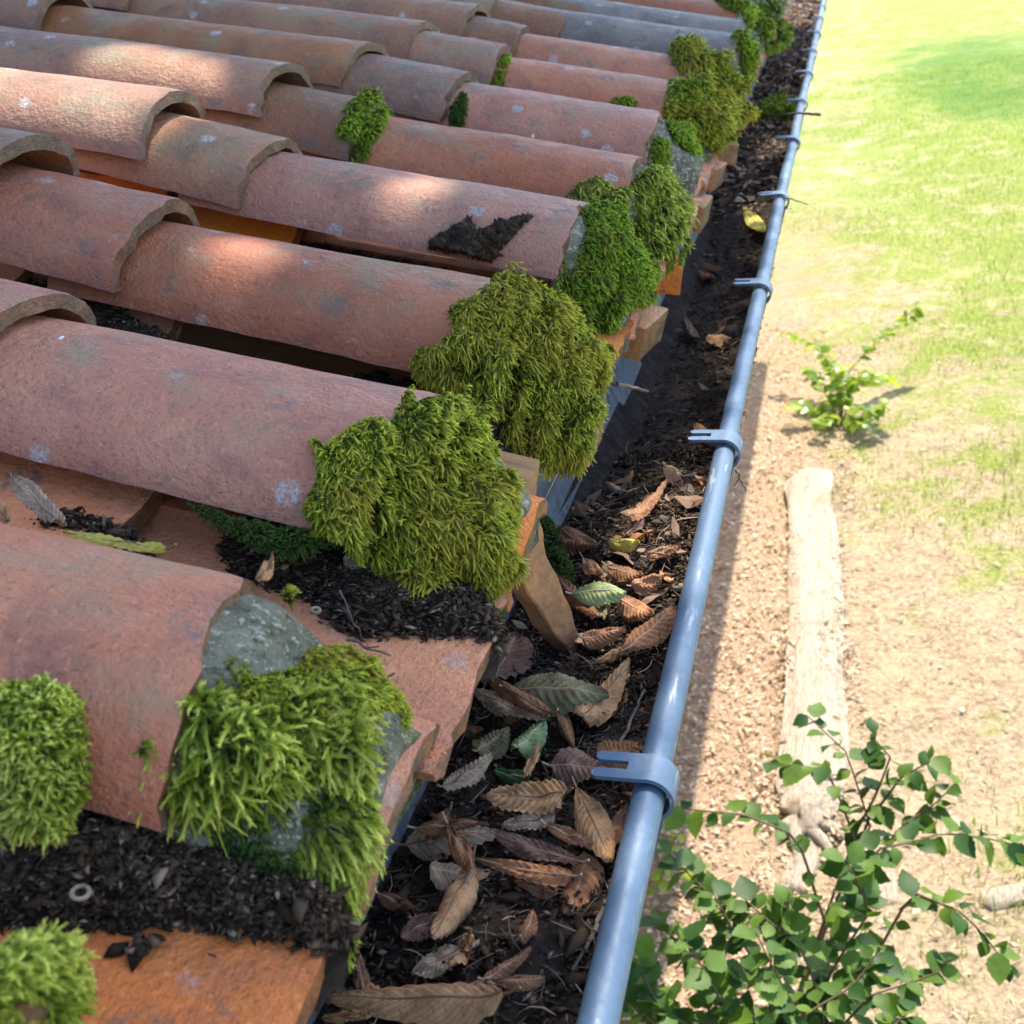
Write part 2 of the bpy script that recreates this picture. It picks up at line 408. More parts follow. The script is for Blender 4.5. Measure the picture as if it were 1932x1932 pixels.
def blades(n, xr, yr, h, w, lean, keep):
    x = rng.uniform(*xr, n); y = rng.uniform(0, 1, n) ** 1.4 * (yr[1] - yr[0]) + yr[0]
    k = keep(x, y); x, y = x[k], y[k]; n = len(x)
    P = np.stack([x, y, GROUND + .02 * np.sin(x * 2.3 + y * .7) + .012 * np.sin(y * 3.1) - .003], 1)
    a = rng.uniform(0, 2 * math.pi, n); d = np.stack([np.cos(a), np.sin(a), np.zeros(n)], 1); sd = np.stack([-np.sin(a), np.cos(a), np.zeros(n)], 1)
    hh = h * rng.uniform(.4, 1.3, n)[:, None]; ww = w * rng.uniform(.6, 1.3, n)[:, None]; ln = lean * rng.uniform(.2, 1.3, n)[:, None]
    up = np.array([0, 0, 1.0])
    V = np.stack([P - sd * ww, P + sd * ww, P + sd * ww * .7 + up * hh * .6 + d * ln * hh * .35, P - sd * ww * .7 + up * hh * .6 + d * ln * hh * .35, P + up * hh + d * ln * hh], 1).reshape(-1, 3)
    b = np.arange(n)[:, None] * 5
    F = np.concatenate([b + np.array([[0, 1, 2]]), b + np.array([[0, 2, 3]]), b + np.array([[3, 2, 4]])])
    return V, F, np.repeat(rng.uniform(0, 1, n), 5)
def pn(x, y, k): return (np.sin(x * k + 2 * np.sin(y * k * .7)) + np.sin(y * k * 1.3 + 1.7 * np.sin(x * k * .8 + 1)) + np.sin((x + y) * k * 2.3) * .6) / 2.6
def grass_mat(name, a, b, tr):
    m = M(name); r = m.attr('rnd'); return m.done(m.mix(m.ramp(r, 0, 1), a, b), .7, None, 0, .3, (tr, (1.4, 1.5, .8)))
MT_GRASS = grass_mat('green_grass', (.12, .185, .03), (.31, .36, .09), .4)
MT_STRAW = grass_mat('dry_straw', (.34, .25, .14), (.60, .50, .33), .25)
V, F, A = blades(90000, (-1.2, 4.5), (1.6, 22), .052, .0026, .6, lambda x, y: (pn(x, y, 1.7) + .35 * pn(x, y, 6) + (y - 5) * .05 + np.minimum(x - .6, .6) * .7) > .12 + rng.uniform(-.25, .4, len(x)))
tag(link('grass', fast_mesh('grass', V, F, {'rnd': A}, False), MT_GRASS), 'short yellow green grass tufts on the sunlit lawn', 'grass', kind='stuff')
def litter(n, xr, yr, L, Wd, zlift, keep, yexp=1.3):
    x = rng.uniform(*xr, n); y = rng.uniform(0, 1, n) ** yexp * (yr[1] - yr[0]) + yr[0]
    k = keep(x, y); x, y = x[k], y[k]; n = len(x)
    P = np.stack([x, y, GROUND + .02 * np.sin(x * 2.3 + y * .7) + .012 * np.sin(y * 3.1) + rng.uniform(.004, zlift, n)], 1)
    a = rng.uniform(0, 2 * math.pi, n); el = rng.uniform(-.35, .35, n)
    d = np.stack([np.cos(a) * np.cos(el), np.sin(a) * np.cos(el), np.sin(el)], 1); ro = rng.uniform(-.9, .9, n)
    sd = np.stack([-np.sin(a) * np.cos(ro), np.cos(a) * np.cos(ro), np.sin(ro)], 1); nn = np.cross(d, sd)
    l = L * rng.lognormal(-.15, .5, n)[:, None]; w = Wd * rng.lognormal(-.25, .5, n)[:, None]
    V = np.stack([P - d * l, P - sd * w + nn * w * .5, P + d * l, P + sd * w + nn * w * .5], 1).reshape(-1, 3)
    b = np.arange(n)[:, None] * 4
    F = np.concatenate([b + np.array([[0, 1, 2]]), b + np.array([[0, 2, 3]])])
    return V, F, np.repeat(rng.uniform(0, 1, n), 4)
V, F, A = litter(60000, (-1.2, 4.0), (1.4, 14), .022, .0016, .014, lambda x, y: rng.uniform(0, 1, len(x)) < .9)
tag(link('straw', fast_mesh('straw', V, F, {'rnd': A}, False), MT_STRAW), 'dry straw stalks strewn over the sunlit ground', 'straw', kind='stuff')
m = M('ground_litter'); r = m.attr('rnd')
c = m.mix(m.ramp(r, 0, .6), (.30, .20, .125), (.50, .39, .28)); c = m.mix(m.ramp(r, .7, 1), c, (.60, .47, .33))
MT_LITTER = m.done(c, .7, None, 0, .3, (.15, (1.3, 1, .7)))
V, F, A = litter(34000, (-1.3, .75), (1.4, 9), .014, .0075, .03, lambda x, y: rng.uniform(0, 1, len(x)) < np.clip(.55 - (x + .25) * 1.6 + .25 * pn(x, y, 3.1), 0.03, .9) * np.clip(1.6 - y * .13, .1, 1))
tag(link('fallen_leaves', fast_mesh('fallen_leaves', V, F, {'rnd': A}, False), MT_LITTER), 'crumbled tan leaf litter on the ground beneath the gutter', 'leaf litter', kind='stuff')

V, F, A = litter(5200, (-.48, .12), (2.4, 6.2), .013, .0065, .075, lambda x, y: np.abs(np.abs(x + .17) - .12) < .05 + .05 * pn(x, y, 5))
tag(link('loose_litter', fast_mesh('loose_litter', V, F, {'rnd': A}, False), MT_LITTER), 'dry leaf bits banked against the sides of the long log', 'leaf litter', kind='stuff')
# ------------------------------------------------------------------ weathered logs on the ground
def log_mat():
    m = M('silver_weathered_log'); co = m.coord(scale=(7, .5, 7)); c2 = m.coord()
    c = m.mix(m.ramp(m.noise(co, 14, 6, .75, .6), .35, .66), (.40, .33, .25), (.55, .48, .39))
    c = m.mix(m.ramp(m.noise(co, 26, 4, .7, .4), .56, .64, 0, .85), c, (.17, .12, .08))
    c = m.mix(m.ramp(m.noise(c2, 3, 4, .7), .52, .66, 0, .55), c, (.33, .22, .13))
    return m.done(c, .9, m.bump(m.noise(co, 26, 5, .7, .4), 1, .02), 0, .2)
MT_LOG = log_mat()
def log_thing(name, label, pts, w, h, mat=MT_LOG, knobs=0):
    pts = np.array(pts); n = 34; t = np.linspace(0, 1, n)
    cx = np.interp(t, np.linspace(0, 1, len(pts)), pts[:, 0]); cy = np.interp(t, np.linspace(0, 1, len(pts)), pts[:, 1])
    V, F = [], []; seg = 18; d = norm(np.array([pts[-1][0] - pts[0][0], pts[-1][1] - pts[0][1]])); sd = np.array([-d[1], d[0]])
    for i in range(n):
        tap = min(1, .45 + 3 * min(t[i], 1 - t[i]) ** .6)
        for k in range(seg):
            a = 2 * math.pi * k / seg
            ca, sa = math.cos(a), math.sin(a)
            ca = math.copysign(abs(ca) ** .7, ca); sa = math.copysign(abs(sa) ** .7, sa)
            q = mnoise.fractal(Vector((cx[i] * 3 + ca, cy[i] * 1.1, sa * 1.5)), 1, 2, 4) * .26 + mnoise.noise(Vector((ca * 5, cy[i] * .6, sa * 5))) * .22
            off = ca * w * tap * (1 + q)
            V.append((cx[i] + sd[0] * off, cy[i] + sd[1] * off, GROUND + .01 + (sa * .5 + .22) * h * tap * (1 + q)))
    for i in range(n - 1):
        for k in range(seg):
            k2 = (k + 1) % seg; F.append((i * seg + k, i * seg + k2, (i + 1) * seg + k2, (i + 1) * seg + k))
    F.append(tuple(range(seg))[::-1]); F.append(tuple((n - 1) * seg + k for k in range(seg)))
    o = link(name, mesh(name, V, F, True, 55), mat)
    tag(o, label, 'log', 'weathered logs on the ground')
    return o
g1, g2 = at_z(1527, 895, GROUND), at_z(1535, 1570, GROUND)
log_thing('log', 'long silvery weathered log lying along the ground beyond the gutter', [g1, (g1 + g2) / 2 + [.015, 0, 0], g2], .118, .10)
g1, g2 = at_z(1545, 1580, GROUND), at_z(1500, 1700, GROUND)
log_thing('log', 'short pale split log stub behind the leafy shrub', [g1, g2], .045, .07)
g1, g2 = at_z(1625, 1575, GROUND), at_z(1650, 1725, GROUND)
log_thing('log', 'tan flat wood slab lying among the shrub leaves', [g1, g2], .085, .05)
g1, g2 = at_z(1850, 1712, GROUND), at_z(2000, 1680, GROUND)
log_thing('branch', 'thick bare fallen branch at the right edge of the dry ground', [g1, g2], .035, .05)
def knot():
    c0 = at_z(1525, 1545, GROUND + .05); root = empty('root_stump', c0)
    tag(root, 'gnarled broken root stump where the long log ends', 'stump')
    V, F = [], []
    for j in range(11):
        for k in range(18):
            th = math.pi * j / 10; ph = 2 * math.pi * k / 18
            d = np.array([math.sin(th) * math.cos(ph), math.sin(th) * math.sin(ph), math.cos(th)])
            r = .075 * (1 + .5 * mnoise.fractal(Vector(d * 2.2), 1, 2, 3)); V.append(d * r * [1, 1.3, .9])
    for j in range(10):
        for k in range(18):
            F.append((j * 18 + k, (j + 1) * 18 + k, (j + 1) * 18 + (k + 1) % 18, j * 18 + (k + 1) % 18))
    link('stump_body', mesh('stump_body', V, F), MT_LOG, root)
    for a, l in ((-1.3, .28), (-1.8, .34), (-2.4, .2), (-.8, .22), (.6, .14), (2.3, .13)):
        pts = [np.array([math.cos(a) * l * t, math.sin(a) * l * t, .03 * math.sin(t * 3) - .04 * t]) + np.array([1, .4, 0]) * .03 * math.sin(t * 4 + a) for t in np.linspace(.1, 1, 9)]
        tube('root', pts, np.linspace(.03, .010, 9), MT_LOG, root, 8)
knot()

# ------------------------------------------------------------------ house wall far under the eave
house = empty('house_wall', (-1.25, 3, GROUND)); tag(house, 'cream plastered house wall glimpsed through the gap under the tiles', 'wall')
wl = link('wall', box_mesh('wall', -.12, .12, -6, 9, 0, 2.78, .01), MT_PLASTER, house)

# ------------------------------------------------------------------ the tiled roof
roof = empty('tiled_roof'); roof.matrix_world = ROOF
tag(roof, 'weathered terracotta barrel tile roof sloping down to the gutter', 'roof')
def arch(phi, a, h, e=2.0):                                    # phi 0..pi from -y to +y, crest at n=0
    c, s = -math.cos(phi), math.sin(phi)
    return a * math.copysign(abs(c) ** (2 / e), c), h * abs(s) ** (2 / e) - h
def barrel_mesh(name, L, a0, a1, h0, h1, th, seed, na=14, nl=14, chip=.0055, e=2.15, phi0=.12, invert=False, noise_amp=.0018, skew=0.0):
    """lower (wide) end at s=0, runs to s=-L; crest of the wide end at n=0"""
    V, F = [], []; cnt = 2 * (na + 1)
    ph = [phi0 + (math.pi - 2 * phi0) * k / na for k in range(na + 1)]
    for i in range(nl + 1):
        t = (i / nl) ** 1.3 if nl > 4 else i / nl
        a = a0 + (a1 - a0) * t; h = h0 + (h1 - h0) * t
        for lay in range(2):
            for k in range(na + 1):
                aa, hh = (a, h) if lay == 0 else (a - th, h - th)
                y, n = arch(ph[k], aa, hh, e)
                if lay: n -= th
                x = -L * t - skew * y * max(0, 1 - t * 2.5)
                if i == 0:
                    x += chip * mnoise.fractal(Vector((seed, ph[k] * 3.2 + lay * .25, 1.3)), 1, 2, 3)
                    if lay == 0: x -= .0018; n -= .0008
                    if lay == 1: x -= .001
                q = mnoise.noise_vector(Vector((x * 9 + seed * 3, y * 9, n * 9 + lay)))
                y += q.y * noise_amp; n += q.z * noise_amp + .0008 * mnoise.noise(Vector((x * 40, y * 40, seed)))
                if (k == 0 or k == na): n += .0012 * mnoise.noise(Vector((x * 70, seed, lay)))
                if invert: n = -n
                V.append((x, y, n))
    def vid(i, lay, k): return i * cnt + lay * (na + 1) + k
    for i in range(nl):
        for k in range(na):
            F.append((vid(i, 0, k), vid(i, 0, k + 1), vid(i + 1, 0, k + 1), vid(i + 1, 0, k)))
            F.append((vid(i, 1, k + 1), vid(i, 1, k), vid(i + 1, 1, k), vid(i + 1, 1, k + 1)))
        F.append((vid(i, 1, 0), vid(i, 0, 0), vid(i + 1, 0, 0), vid(i + 1, 1, 0)))
        F.append((vid(i, 0, na), vid(i, 1, na), vid(i + 1, 1, na), vid(i + 1, 0, na)))
    for k in range(na):
        F.append((vid(0, 0, k), vid(0, 1, k), vid(0, 1, k + 1), vid(0, 0, k + 1)))
        F.append((vid(nl, 0, k + 1), vid(nl, 1, k + 1), vid(nl, 1, k), vid(nl, 0, k)))
    if invert: F = [f[::-1] for f in F]
    return mesh(name, V, F, True, 38)
COURSES = [0.0, -.290, -.427, -.895, -1.36, -1.82, -2.28, -2.74]
COVER_N = [0.0, .0135, .043, .044, .046, .046, .046, .046]
def row_n(k): return EAVE_N.get(k, .04 if k > 9 else .008)
def add_cover(k, j):
    rnd = random.Random(k * 31 + j)
    js = EAVE_S.get(k, rnd.uniform(-.008, .008) if k > 5 else 0) if j == 0 else rnd.uniform(-.012, .012)
    s_end = COURSES[j] + js
    if k == 0 and j == 0: pass
    L = .40 if j == 0 else (.20 if j == 1 else .52)
    aw = (.080 if (k, j) == (0, 0) else TA + rnd.uniform(-.0015, .0015))
    me = barrel_mesh('cover_tile', L, aw, aw * (.86 if j != 1 else .92), TH_, TH_ * .9, .0120, k * 3.7 + j * 11.3, 16 if k < 8 else 10, 16 if k < 8 else 8, skew=.17 if (k, j) == (0, 0) else rnd.uniform(-.05, .08))
    mat = MT_AGED if (j >= 1 and k >= 3 and rnd.random() < .75) or (j >= 2) else MT_COVER
    if k in (8, 9) and j == 0: mat = MT_GREY
    o = link('cover_tile', me, mat, roof)
    nn = row_n(k) if j == 0 else COVER_N[j] + .004 * rnd.uniform(-1, 1)
    if j == 1 and k in STEP1: s_end, nn = STEP1[k]
    elif j == 1 and k > 8: nn = .030
    if j == 2 and k in STEP2: s_end, nn = STEP2[k]
    o.location = (s_end, Y0 + PIT * k + EAVE_Y.get(k, 0) * (j == 0) + rnd.uniform(-.003, .003), nn)
    o.rotation_euler = (rnd.uniform(-.02, .02), (-.015 if j == 0 else -.045 if j >= 2 else .02), rnd.uniform(-.006, .006))
    return o
# which tiles can the photograph see: everything in a generous wedge
def visible(s, y):
    p = to_px(W(s, y, 0)[None, :])[0]
    q = (W(s, y, 0) - C) @ R[2]
    return q > .12 and -420 < p[0] < 2300 and -330 < p[1] < 2350
for k in range(-3, 19):
    for j in range(8):
        s = COURSES[j]
        ya = Y0 + PIT * k
        if visible(s, ya) or visible(s - .3, ya) or j < 2 or (j < 4 and k > 1): add_cover(k, j)
CH_N = -.109
def add_channel(k, s_end, j):
    """channel tile in the gap between row k-1 and row k"""
    rnd = random.Random(k * 17 + j * 5 + 3)
    me = barrel_mesh('channel_tile', .40, .091, .105, (.024 if j == 0 else .034), (.030 if j == 0 else .040), .016, k * 2.9 + j * 7.7 + 50, 14 if k < 8 else 8, 8, .004, 3.1, .03, True)
    o = link('channel_tile', me, MT_FRESH if (j == 0 or rnd.random() < .6) else MT_COVER, roof)
    o.location = (s_end, Y0 + PIT * (k - .5) + rnd.uniform(-.004, .004), CH_N + min(row_n(k), .02) * .6 + j * .017)
    o.rotation_euler = ((.10 if k == 1 and j == 0 else rnd.uniform(-.05, .05)), -.035, rnd.uniform(-.015, .015))
    if k == 1 and j == 0: o.rotation_euler = (.06, -.03, .03)
    if j == 0 and k >= 0:
        u = link('channel_tile', barrel_mesh('channel_tile', .16, .082, .082, .020, .020, .015, k * 4.1 + 20, 10, 4, .006, 3.1, .03, True), MT_OCHRE, roof)
        u.location = (s_end - .004 - rnd.uniform(0, .014), Y0 + PIT * (k - .5) + rnd.uniform(-.012, .012), o.location.z - .0172); u.rotation_euler = (o.rotation_euler[0], -.035, rnd.uniform(-.04, .04))
    return o
LIP = {0: .066, 1: .074, 2: .020, 3: .067, 4: .070, 5: .080, 6: .075}
for k in range(-2, 19):
    steps = [LIP.get(k, .07), -.16 if k == 1 else -.284, -.425 if k != 1 else -.30, -.75, -1.1, -1.5, -1.9, -2.3]
    for j, s in enumerate(steps):
        if visible(s, Y0 + PIT * k) or j == 0: add_channel(k, s, j)

# mortar bedding plugs closing each eave cover, and a short under-tile below each
def plug_point(k, w, u):
    """w: 0 at the tile end .. 1 at the outer foot; u: 0..1 across the arch. roof frame coordinates"""
    yc = Y0 + PIT * k + EAVE_Y.get(k, 0); n0 = row_n(k) - .0035; s0 = EAVE_S.get(k, 0) - .008
    phi = .02 + (math.pi - .04) * u
    g = w ** 1.2
    a = (.0745 if k == 0 else TA - .003) - (.010 if k == 0 else .024) * g; h = .110
    y, n = arch(phi, a, h, 2.7 - .6 * g)
    s = s0 + (.066 - s0) * w
    crest = n0 - .052 * g
    nn = crest + n * ((crest + .118) / h if h else 1)
    return s, yc + y, nn
def plug_surface(k, w, u): return plug_point(k, w, u)
for k in range(-1, 16):
    V, F = [], []; nw, nu = 14, 22
    for i in range(nw + 1):
        for q in range(nu + 1):
            s, y, n = plug_point(k, i / nw, q / nu)
            d = mnoise.noise_vector(Vector((s * 26 + k * 5, y * 26, n * 26))) * .0075 + mnoise.noise_vector(Vector((s * 90 + k * 5, y * 90, n * 90))) * .0028
            V.append((s + d.x, y + d.y, n + d.z * (1 if i else .3)))
    for i in range(nw):
        for q in range(nu):
            F.append((i * (nu + 1) + q, (i + 1) * (nu + 1) + q, (i + 1) * (nu + 1) + q + 1, i * (nu + 1) + q + 1))
    base = len(V)                                              # front face, closed down to the foot
    s, y, n = plug_point(k, 1, .5); V.append((s - .004, y, -.118))
    for q in range(nu): F.append((nw * (nu + 1) + q, base, nw * (nu + 1) + q + 1))
    link('mortar_plug', mesh('mortar_plug', V, F, True), MT_MORTAR, roof)
    me = barrel_mesh('under_tile', .10, .060, .060, .034, .034, .012, k * 1.9 + 90, 12, 4, .003)
    o = link('under_tile', me, MT_FRESH, roof)
    o.location = (.072, Y0 + PIT * k + .006, -.070); o.rotation_euler = (.08, .03, .02)
# boarding, fascia batten and rafters under the tiles
link('roof_boarding', box_mesh('roof_boarding', -3.2, -.03, -.8, 4.6, -.205, -.185, .002), MT_WOOD, roof)
for i in range(11):
    y = .30 + .5 * (i - 1) - .05
    link('rafter', box_mesh('rafter', -1.2, .015, y - .035, y + .035, -.27, -.206, .003), MT_WOOD, roof)
for i_, (ya, yb, sa) in enumerate(((.330, .385, .076), (.600, .675, .084), (.855, .915, .082), (1.105, 1.175, .086), (1.37, 1.44, .080), (1.63, 1.70, .085), (1.88, 1.95, .082))):
    b_ = link('brick_piece', box_mesh('brick_piece', -.045, 0, ya - (ya + yb) / 2, yb - (ya + yb) / 2, -.019, .019, .003, 3, .003), MT_OCHRE if i_ % 2 else MT_FRESH, roof)
    b_.location = (sa, (ya + yb) / 2, -.118 - .006 * (i_ % 3)); b_.rotation_euler = (.05 * math.sin(i_ * 3), .06 * math.sin(i_ * 2), .22 * math.sin(i_ * 4.1))
link('wood_block', box_mesh('wood_block', -.03, .052, .165, .215, -.135, -.078, .002, 3, .002), MT_WOOD, roof)
link('eave_batten', box_mesh('eave_batten', -.06, -.025, -.8, 4.6, -.1849, -.16, .003), MT_WOOD, roof)

# ------------------------------------------------------------------ zinc gutter
GX = -.084; GR = .081                                          # trough centre and radius
gutter = empty('roof_gutter', (GX, 0, -.01)); tag(gutter, 'bluish zinc half round gutter with a rolled front bead running along the eave', 'gutter')
ys = np.linspace(-.7, 9.2, 40)
V, F = [], []; na = 22
for lay in (0, 1):
    for y in ys:
        for k in range(na + 1):
            a = math.radians(182 + 176 * k / na); r = GR - .0016 * lay
            V.append((r * math.cos(a), y, r * math.sin(a) * 1.12 + .0008 * math.sin(y * 9)))
ny = len(ys); st = na + 1
def gid(lay, j, k): return (lay * ny + j) * st + k
for j in range(ny - 1):
    for k in range(na):
        F.append((gid(1, j, k), gid(1, j + 1, k), gid(1, j + 1, k + 1), gid(1, j, k + 1)))
        F.append((gid(0, j, k), gid(0, j, k + 1), gid(0, j + 1, k + 1), gid(0, j + 1, k)))
    F.append((gid(0, j, 0), gid(0, j + 1, 0), gid(1, j + 1, 0), gid(1, j, 0)))
    F.append((gid(0, j, na), gid(1, j, na), gid(1, j + 1, na), gid(0, j + 1, na)))
link('trough', mesh('trough', V, F, True, 50), MT_TROUGH, gutter)
# rear upstand of the trough
link('rear_flange', box_mesh('rear_flange', -.0835, -.0815, -.7, 9.2, -.004, .024, .0005), MT_TROUGH, gutter)
bp = [(-GX + .0006 * math.sin(y * 7), y, .01 + .0006 * math.sin(y * 5 + 1)) for y in np.linspace(-.7, 9.2, 120)]
tube('bead', bp, .0098, MT_ZINC, gutter, 28)
# soldered sleeve joints on the bead
for y in (2.02, 4.1):
    bpj = [(-GX, y + d, .01) for d in np.linspace(-.02, .02, 5)]
    tube('joint_sleeve', bpj, .0110, MT_ZINC, gutter, 28)
def clip_mesh():
    """flat strap: forked tongue pointing inwards over the bead, wrapping round its outer side and down under the trough"""
    th, hw = .0026, .0118
    prof = []                                                  # (x, z) centre line, origin = bead centre
    for x in np.linspace(-.032, -.004, 12): prof.append((x, .0150 - .05 * (x + .004)))
    for a in np.linspace(88, -60, 16): prof.append((.0145 * math.cos(math.radians(a)), .0145 * math.sin(math.radians(a)) + .0005))
    for a in np.linspace(-14, -176, 26):
        prof.append((-.084 + .0838 * math.cos(math.radians(a)), -.020 + .0935 * math.sin(math.radians(a))))
    prof = np.array(prof); T = norm(np.gradient(prof, axis=0)); Nn = np.stack([-T[:, 1], T[:, 0]], 1)
    cols = [(-hw, -.0036), (.0036, hw)]
    V, F = [], []
    def strip(i0, i1, y0, y1, yv0=None, tipround=False):
        b = len(V)
        for i in range(i0, i1):
            a0, a1 = y0, y1
            if tipround and i == i0: a0 += .0022; a1 -= .0022
            for (yy, sgn) in ((a0, 1), (a1, 1), (a1, -1), (a0, -1)):
                V.append((prof[i][0] + Nn[i][0] * th / 2 * sgn, yy, prof[i][1] + Nn[i][1] * th / 2 * sgn))
        n = i1 - i0
        for i in range(n - 1):
            for k in range(4):
                k2 = (k + 1) % 4; F.append((b + i * 4 + k, b + i * 4 + k2, b + (i + 1) * 4 + k2, b + (i + 1) * 4 + k))
        F.append((b, b + 3, b + 2, b + 1)); e = b + (n - 1) * 4; F.append((e, e + 1, e + 2, e + 3))
    strip(0, 9, -hw, -.0036, tipround=True); strip(0, 9, .0036, hw, tipround=True)
    strip(8, 54, -hw, hw)
    return mesh('bracket', V, F, True, 35)
cm = clip_mesh()
for k in range(-1, 19):
    o = link('bracket', cm, MT_ZINC, gutter)
    o.location = (-GX, .5 * k + (.012 * math.sin(k * 5.1)), .01)
    o.rotation_euler = (0, .035 * math.sin(k * 3.3), .02 * math.sin(k * 2.7 + 1) - .04)
    b = link('bracket_strap', box_mesh('bracket_strap', -.003, 0, -.014, .014, -.10, .05, .0008), MT_TROUGH, gutter)
    b.location = (-.0845, .5 * k + .02, .0); b.rotation_euler = (0, -.30, 0)

# ------------------------------------------------------------------ leaf mould in the gutter
def mould_z(x, y):
    """height of the debris at world x,y"""
    t = (y)
    lev = np.interp(t, [-.7, -.1, .15, .40, .55, .75, 1.5, 1.8, 2.3, 3.0, 3.6, 5, 9], [-.024, -.026, -.028, -.034, -.062, -.082, -.080, -.060, -.038, -.036, -.03, -.022, -.02])
    side = np.interp(x, [-.165, -.12, -.05, -.015, 0], [-.012, 0, .003, .006, .006])
    pile = .020 * np.exp(-(((y - .36) / .14) ** 2)) * np.clip((x + .10) / .08, 0, 1)
    return lev + side + pile
mx_ = np.linspace(-.162, -.006, 30); my_ = np.concatenate([np.arange(-.6, 1.6, .007), np.arange(1.6, 9.1, .03)])
P = np.array([(x, y, 0) for y in my_ for x in mx_])
z = mould_z(P[:, 0], P[:, 1])
z = z + .006 * nz(P, 22, 4, 3.1) + .003 * nz(P, 110, 2, 9.2)
zmin = -.01 - np.sqrt(np.maximum(0, GR ** 2 - (P[:, 0] - GX) ** 2)) * 1.12
P[:, 2] = np.maximum(z, zmin + .004); GRID = P.copy()
nxm = len(mx_); F = [(j * nxm + i, j * nxm + i + 1, (j + 1) * nxm + i + 1, (j + 1) * nxm + i) for j in range(len(my_) - 1) for i in range(nxm - 1)]
tag(link('leaf_mould', mesh('leaf_mould', P, F, True), MT_SOIL), 'dark rotted leaf mould filling the gutter trough', 'leaf mould', kind='stuff')

def bits(P, n_up, size, flat=.5, lenr=(1.2, 2.6)):
    """little seeds, husks and chips: stretched octahedra and bent flakes"""
    n = len(P)
    d = norm(rng.normal(size=(n, 3)) - .0); d = norm(d - n_up * (np.sum(d * n_up, 1, keepdims=True)) * .75)
    s = norm(np.cross(d, n_up + rng.normal(size=(n, 3)) * .5)); t = np.cross(d, s)
    sz = size * rng.lognormal(0, .42, n)[:, None]; L = sz * rng.uniform(*lenr, n)[:, None]; w = sz * rng.uniform(.5, 1.0, n)[:, None]; h = w * rng.uniform(.25, .9, n)[:, None] * flat * 1.4
    bend = t * L * rng.uniform(-.35, .35, n)[:, None]
    V = np.stack([P - d * L + bend, P + d * L + bend, P - s * w, P + s * w, P - t * h, P + t * h, P + d * L * .45 + s * w * .75, P - d * L * .45 - s * w * .75], 1).reshape(-1, 3)
    b = np.arange(n)[:, None] * 8
    tri = [[1, 6, 5], [6, 3, 5], [3, 0, 5], [0, 7, 5], [7, 2, 5], [2, 1, 5], [6, 1, 4], [3, 6, 4], [0, 3, 4], [7, 0, 4], [2, 7, 4], [1, 2, 4]]
    F = np.concatenate([b + np.array([q]) for q in tri])
    return V, F, np.repeat(rng.uniform(0, 1, n), 8)
def add_bits(name, P, up, size, label, cat, mat=None, **kw):
    V, F, A = bits(P, up, size, **kw)
    return tag(link(name, fast_mesh(name, V, F, {'rnd': A}, mat is None), mat or MT_BITS), label, cat, kind='stuff')
n = 30000
y = np.concatenate([rng.uniform(-.45, .66, 19000), .62 + rng.uniform(0, 1, 11000) ** 1.3 * 3.5])
x = rng.uniform(-.158, -.010, n)
P = np.stack([x, y, mould_z(x, y) + rng.uniform(-.004, .006, n)], 1)
add_bits('seed_husks', P, np.array([[0, 0, 1.0]]), .0016, 'small dark seeds, husks and twig chips on the gutter debris', 'seed husks')
# flaky litter, coarser, in the far gutter
n = 2560
y = np.concatenate([rng.uniform(1.7, 6.5, 2500), rng.uniform(.2, .5, 60)]); x = rng.uniform(-.155, -.012, n)
P = np.stack([x, y, mould_z(x, y) + rng.uniform(0, .014, n)], 1)
m = M('crumbled_leaf'); r = m.attr('rnd')
c = m.mix(m.ramp(r, 0, .7), (.055, .036, .026), (.17, .105, .065)); c = m.mix(m.ramp(r, .8, 1), c, (.34, .25, .17))
MT_CRUMB = m.done(c, .7, None, 0, .3, (.12, (1.3, 1, .7)))
add_bits('crumbled_leaves', P, np.array([[0, 0, 1.0]]), .0048, 'broken brown leaf crumbs along the gutter', 'leaf crumbs', MT_CRUMB, flat=.12, lenr=(1.0, 2.6))

def twiglets(name, label, P, L, rad, seed, mat):
    r_ = np.random.default_rng(seed); D = r_.normal(size=(len(P), 3)) * [1, 1, .22]
    V, F, tp, rv, own = strands(P, D, L, rad, np.array([0, 0, -.1]), .35, 0, seed)
    tag(link(name, fast_mesh(name, V, F, {'rnd': rv}, True), mat), label, 'twiglets', kind='stuff')
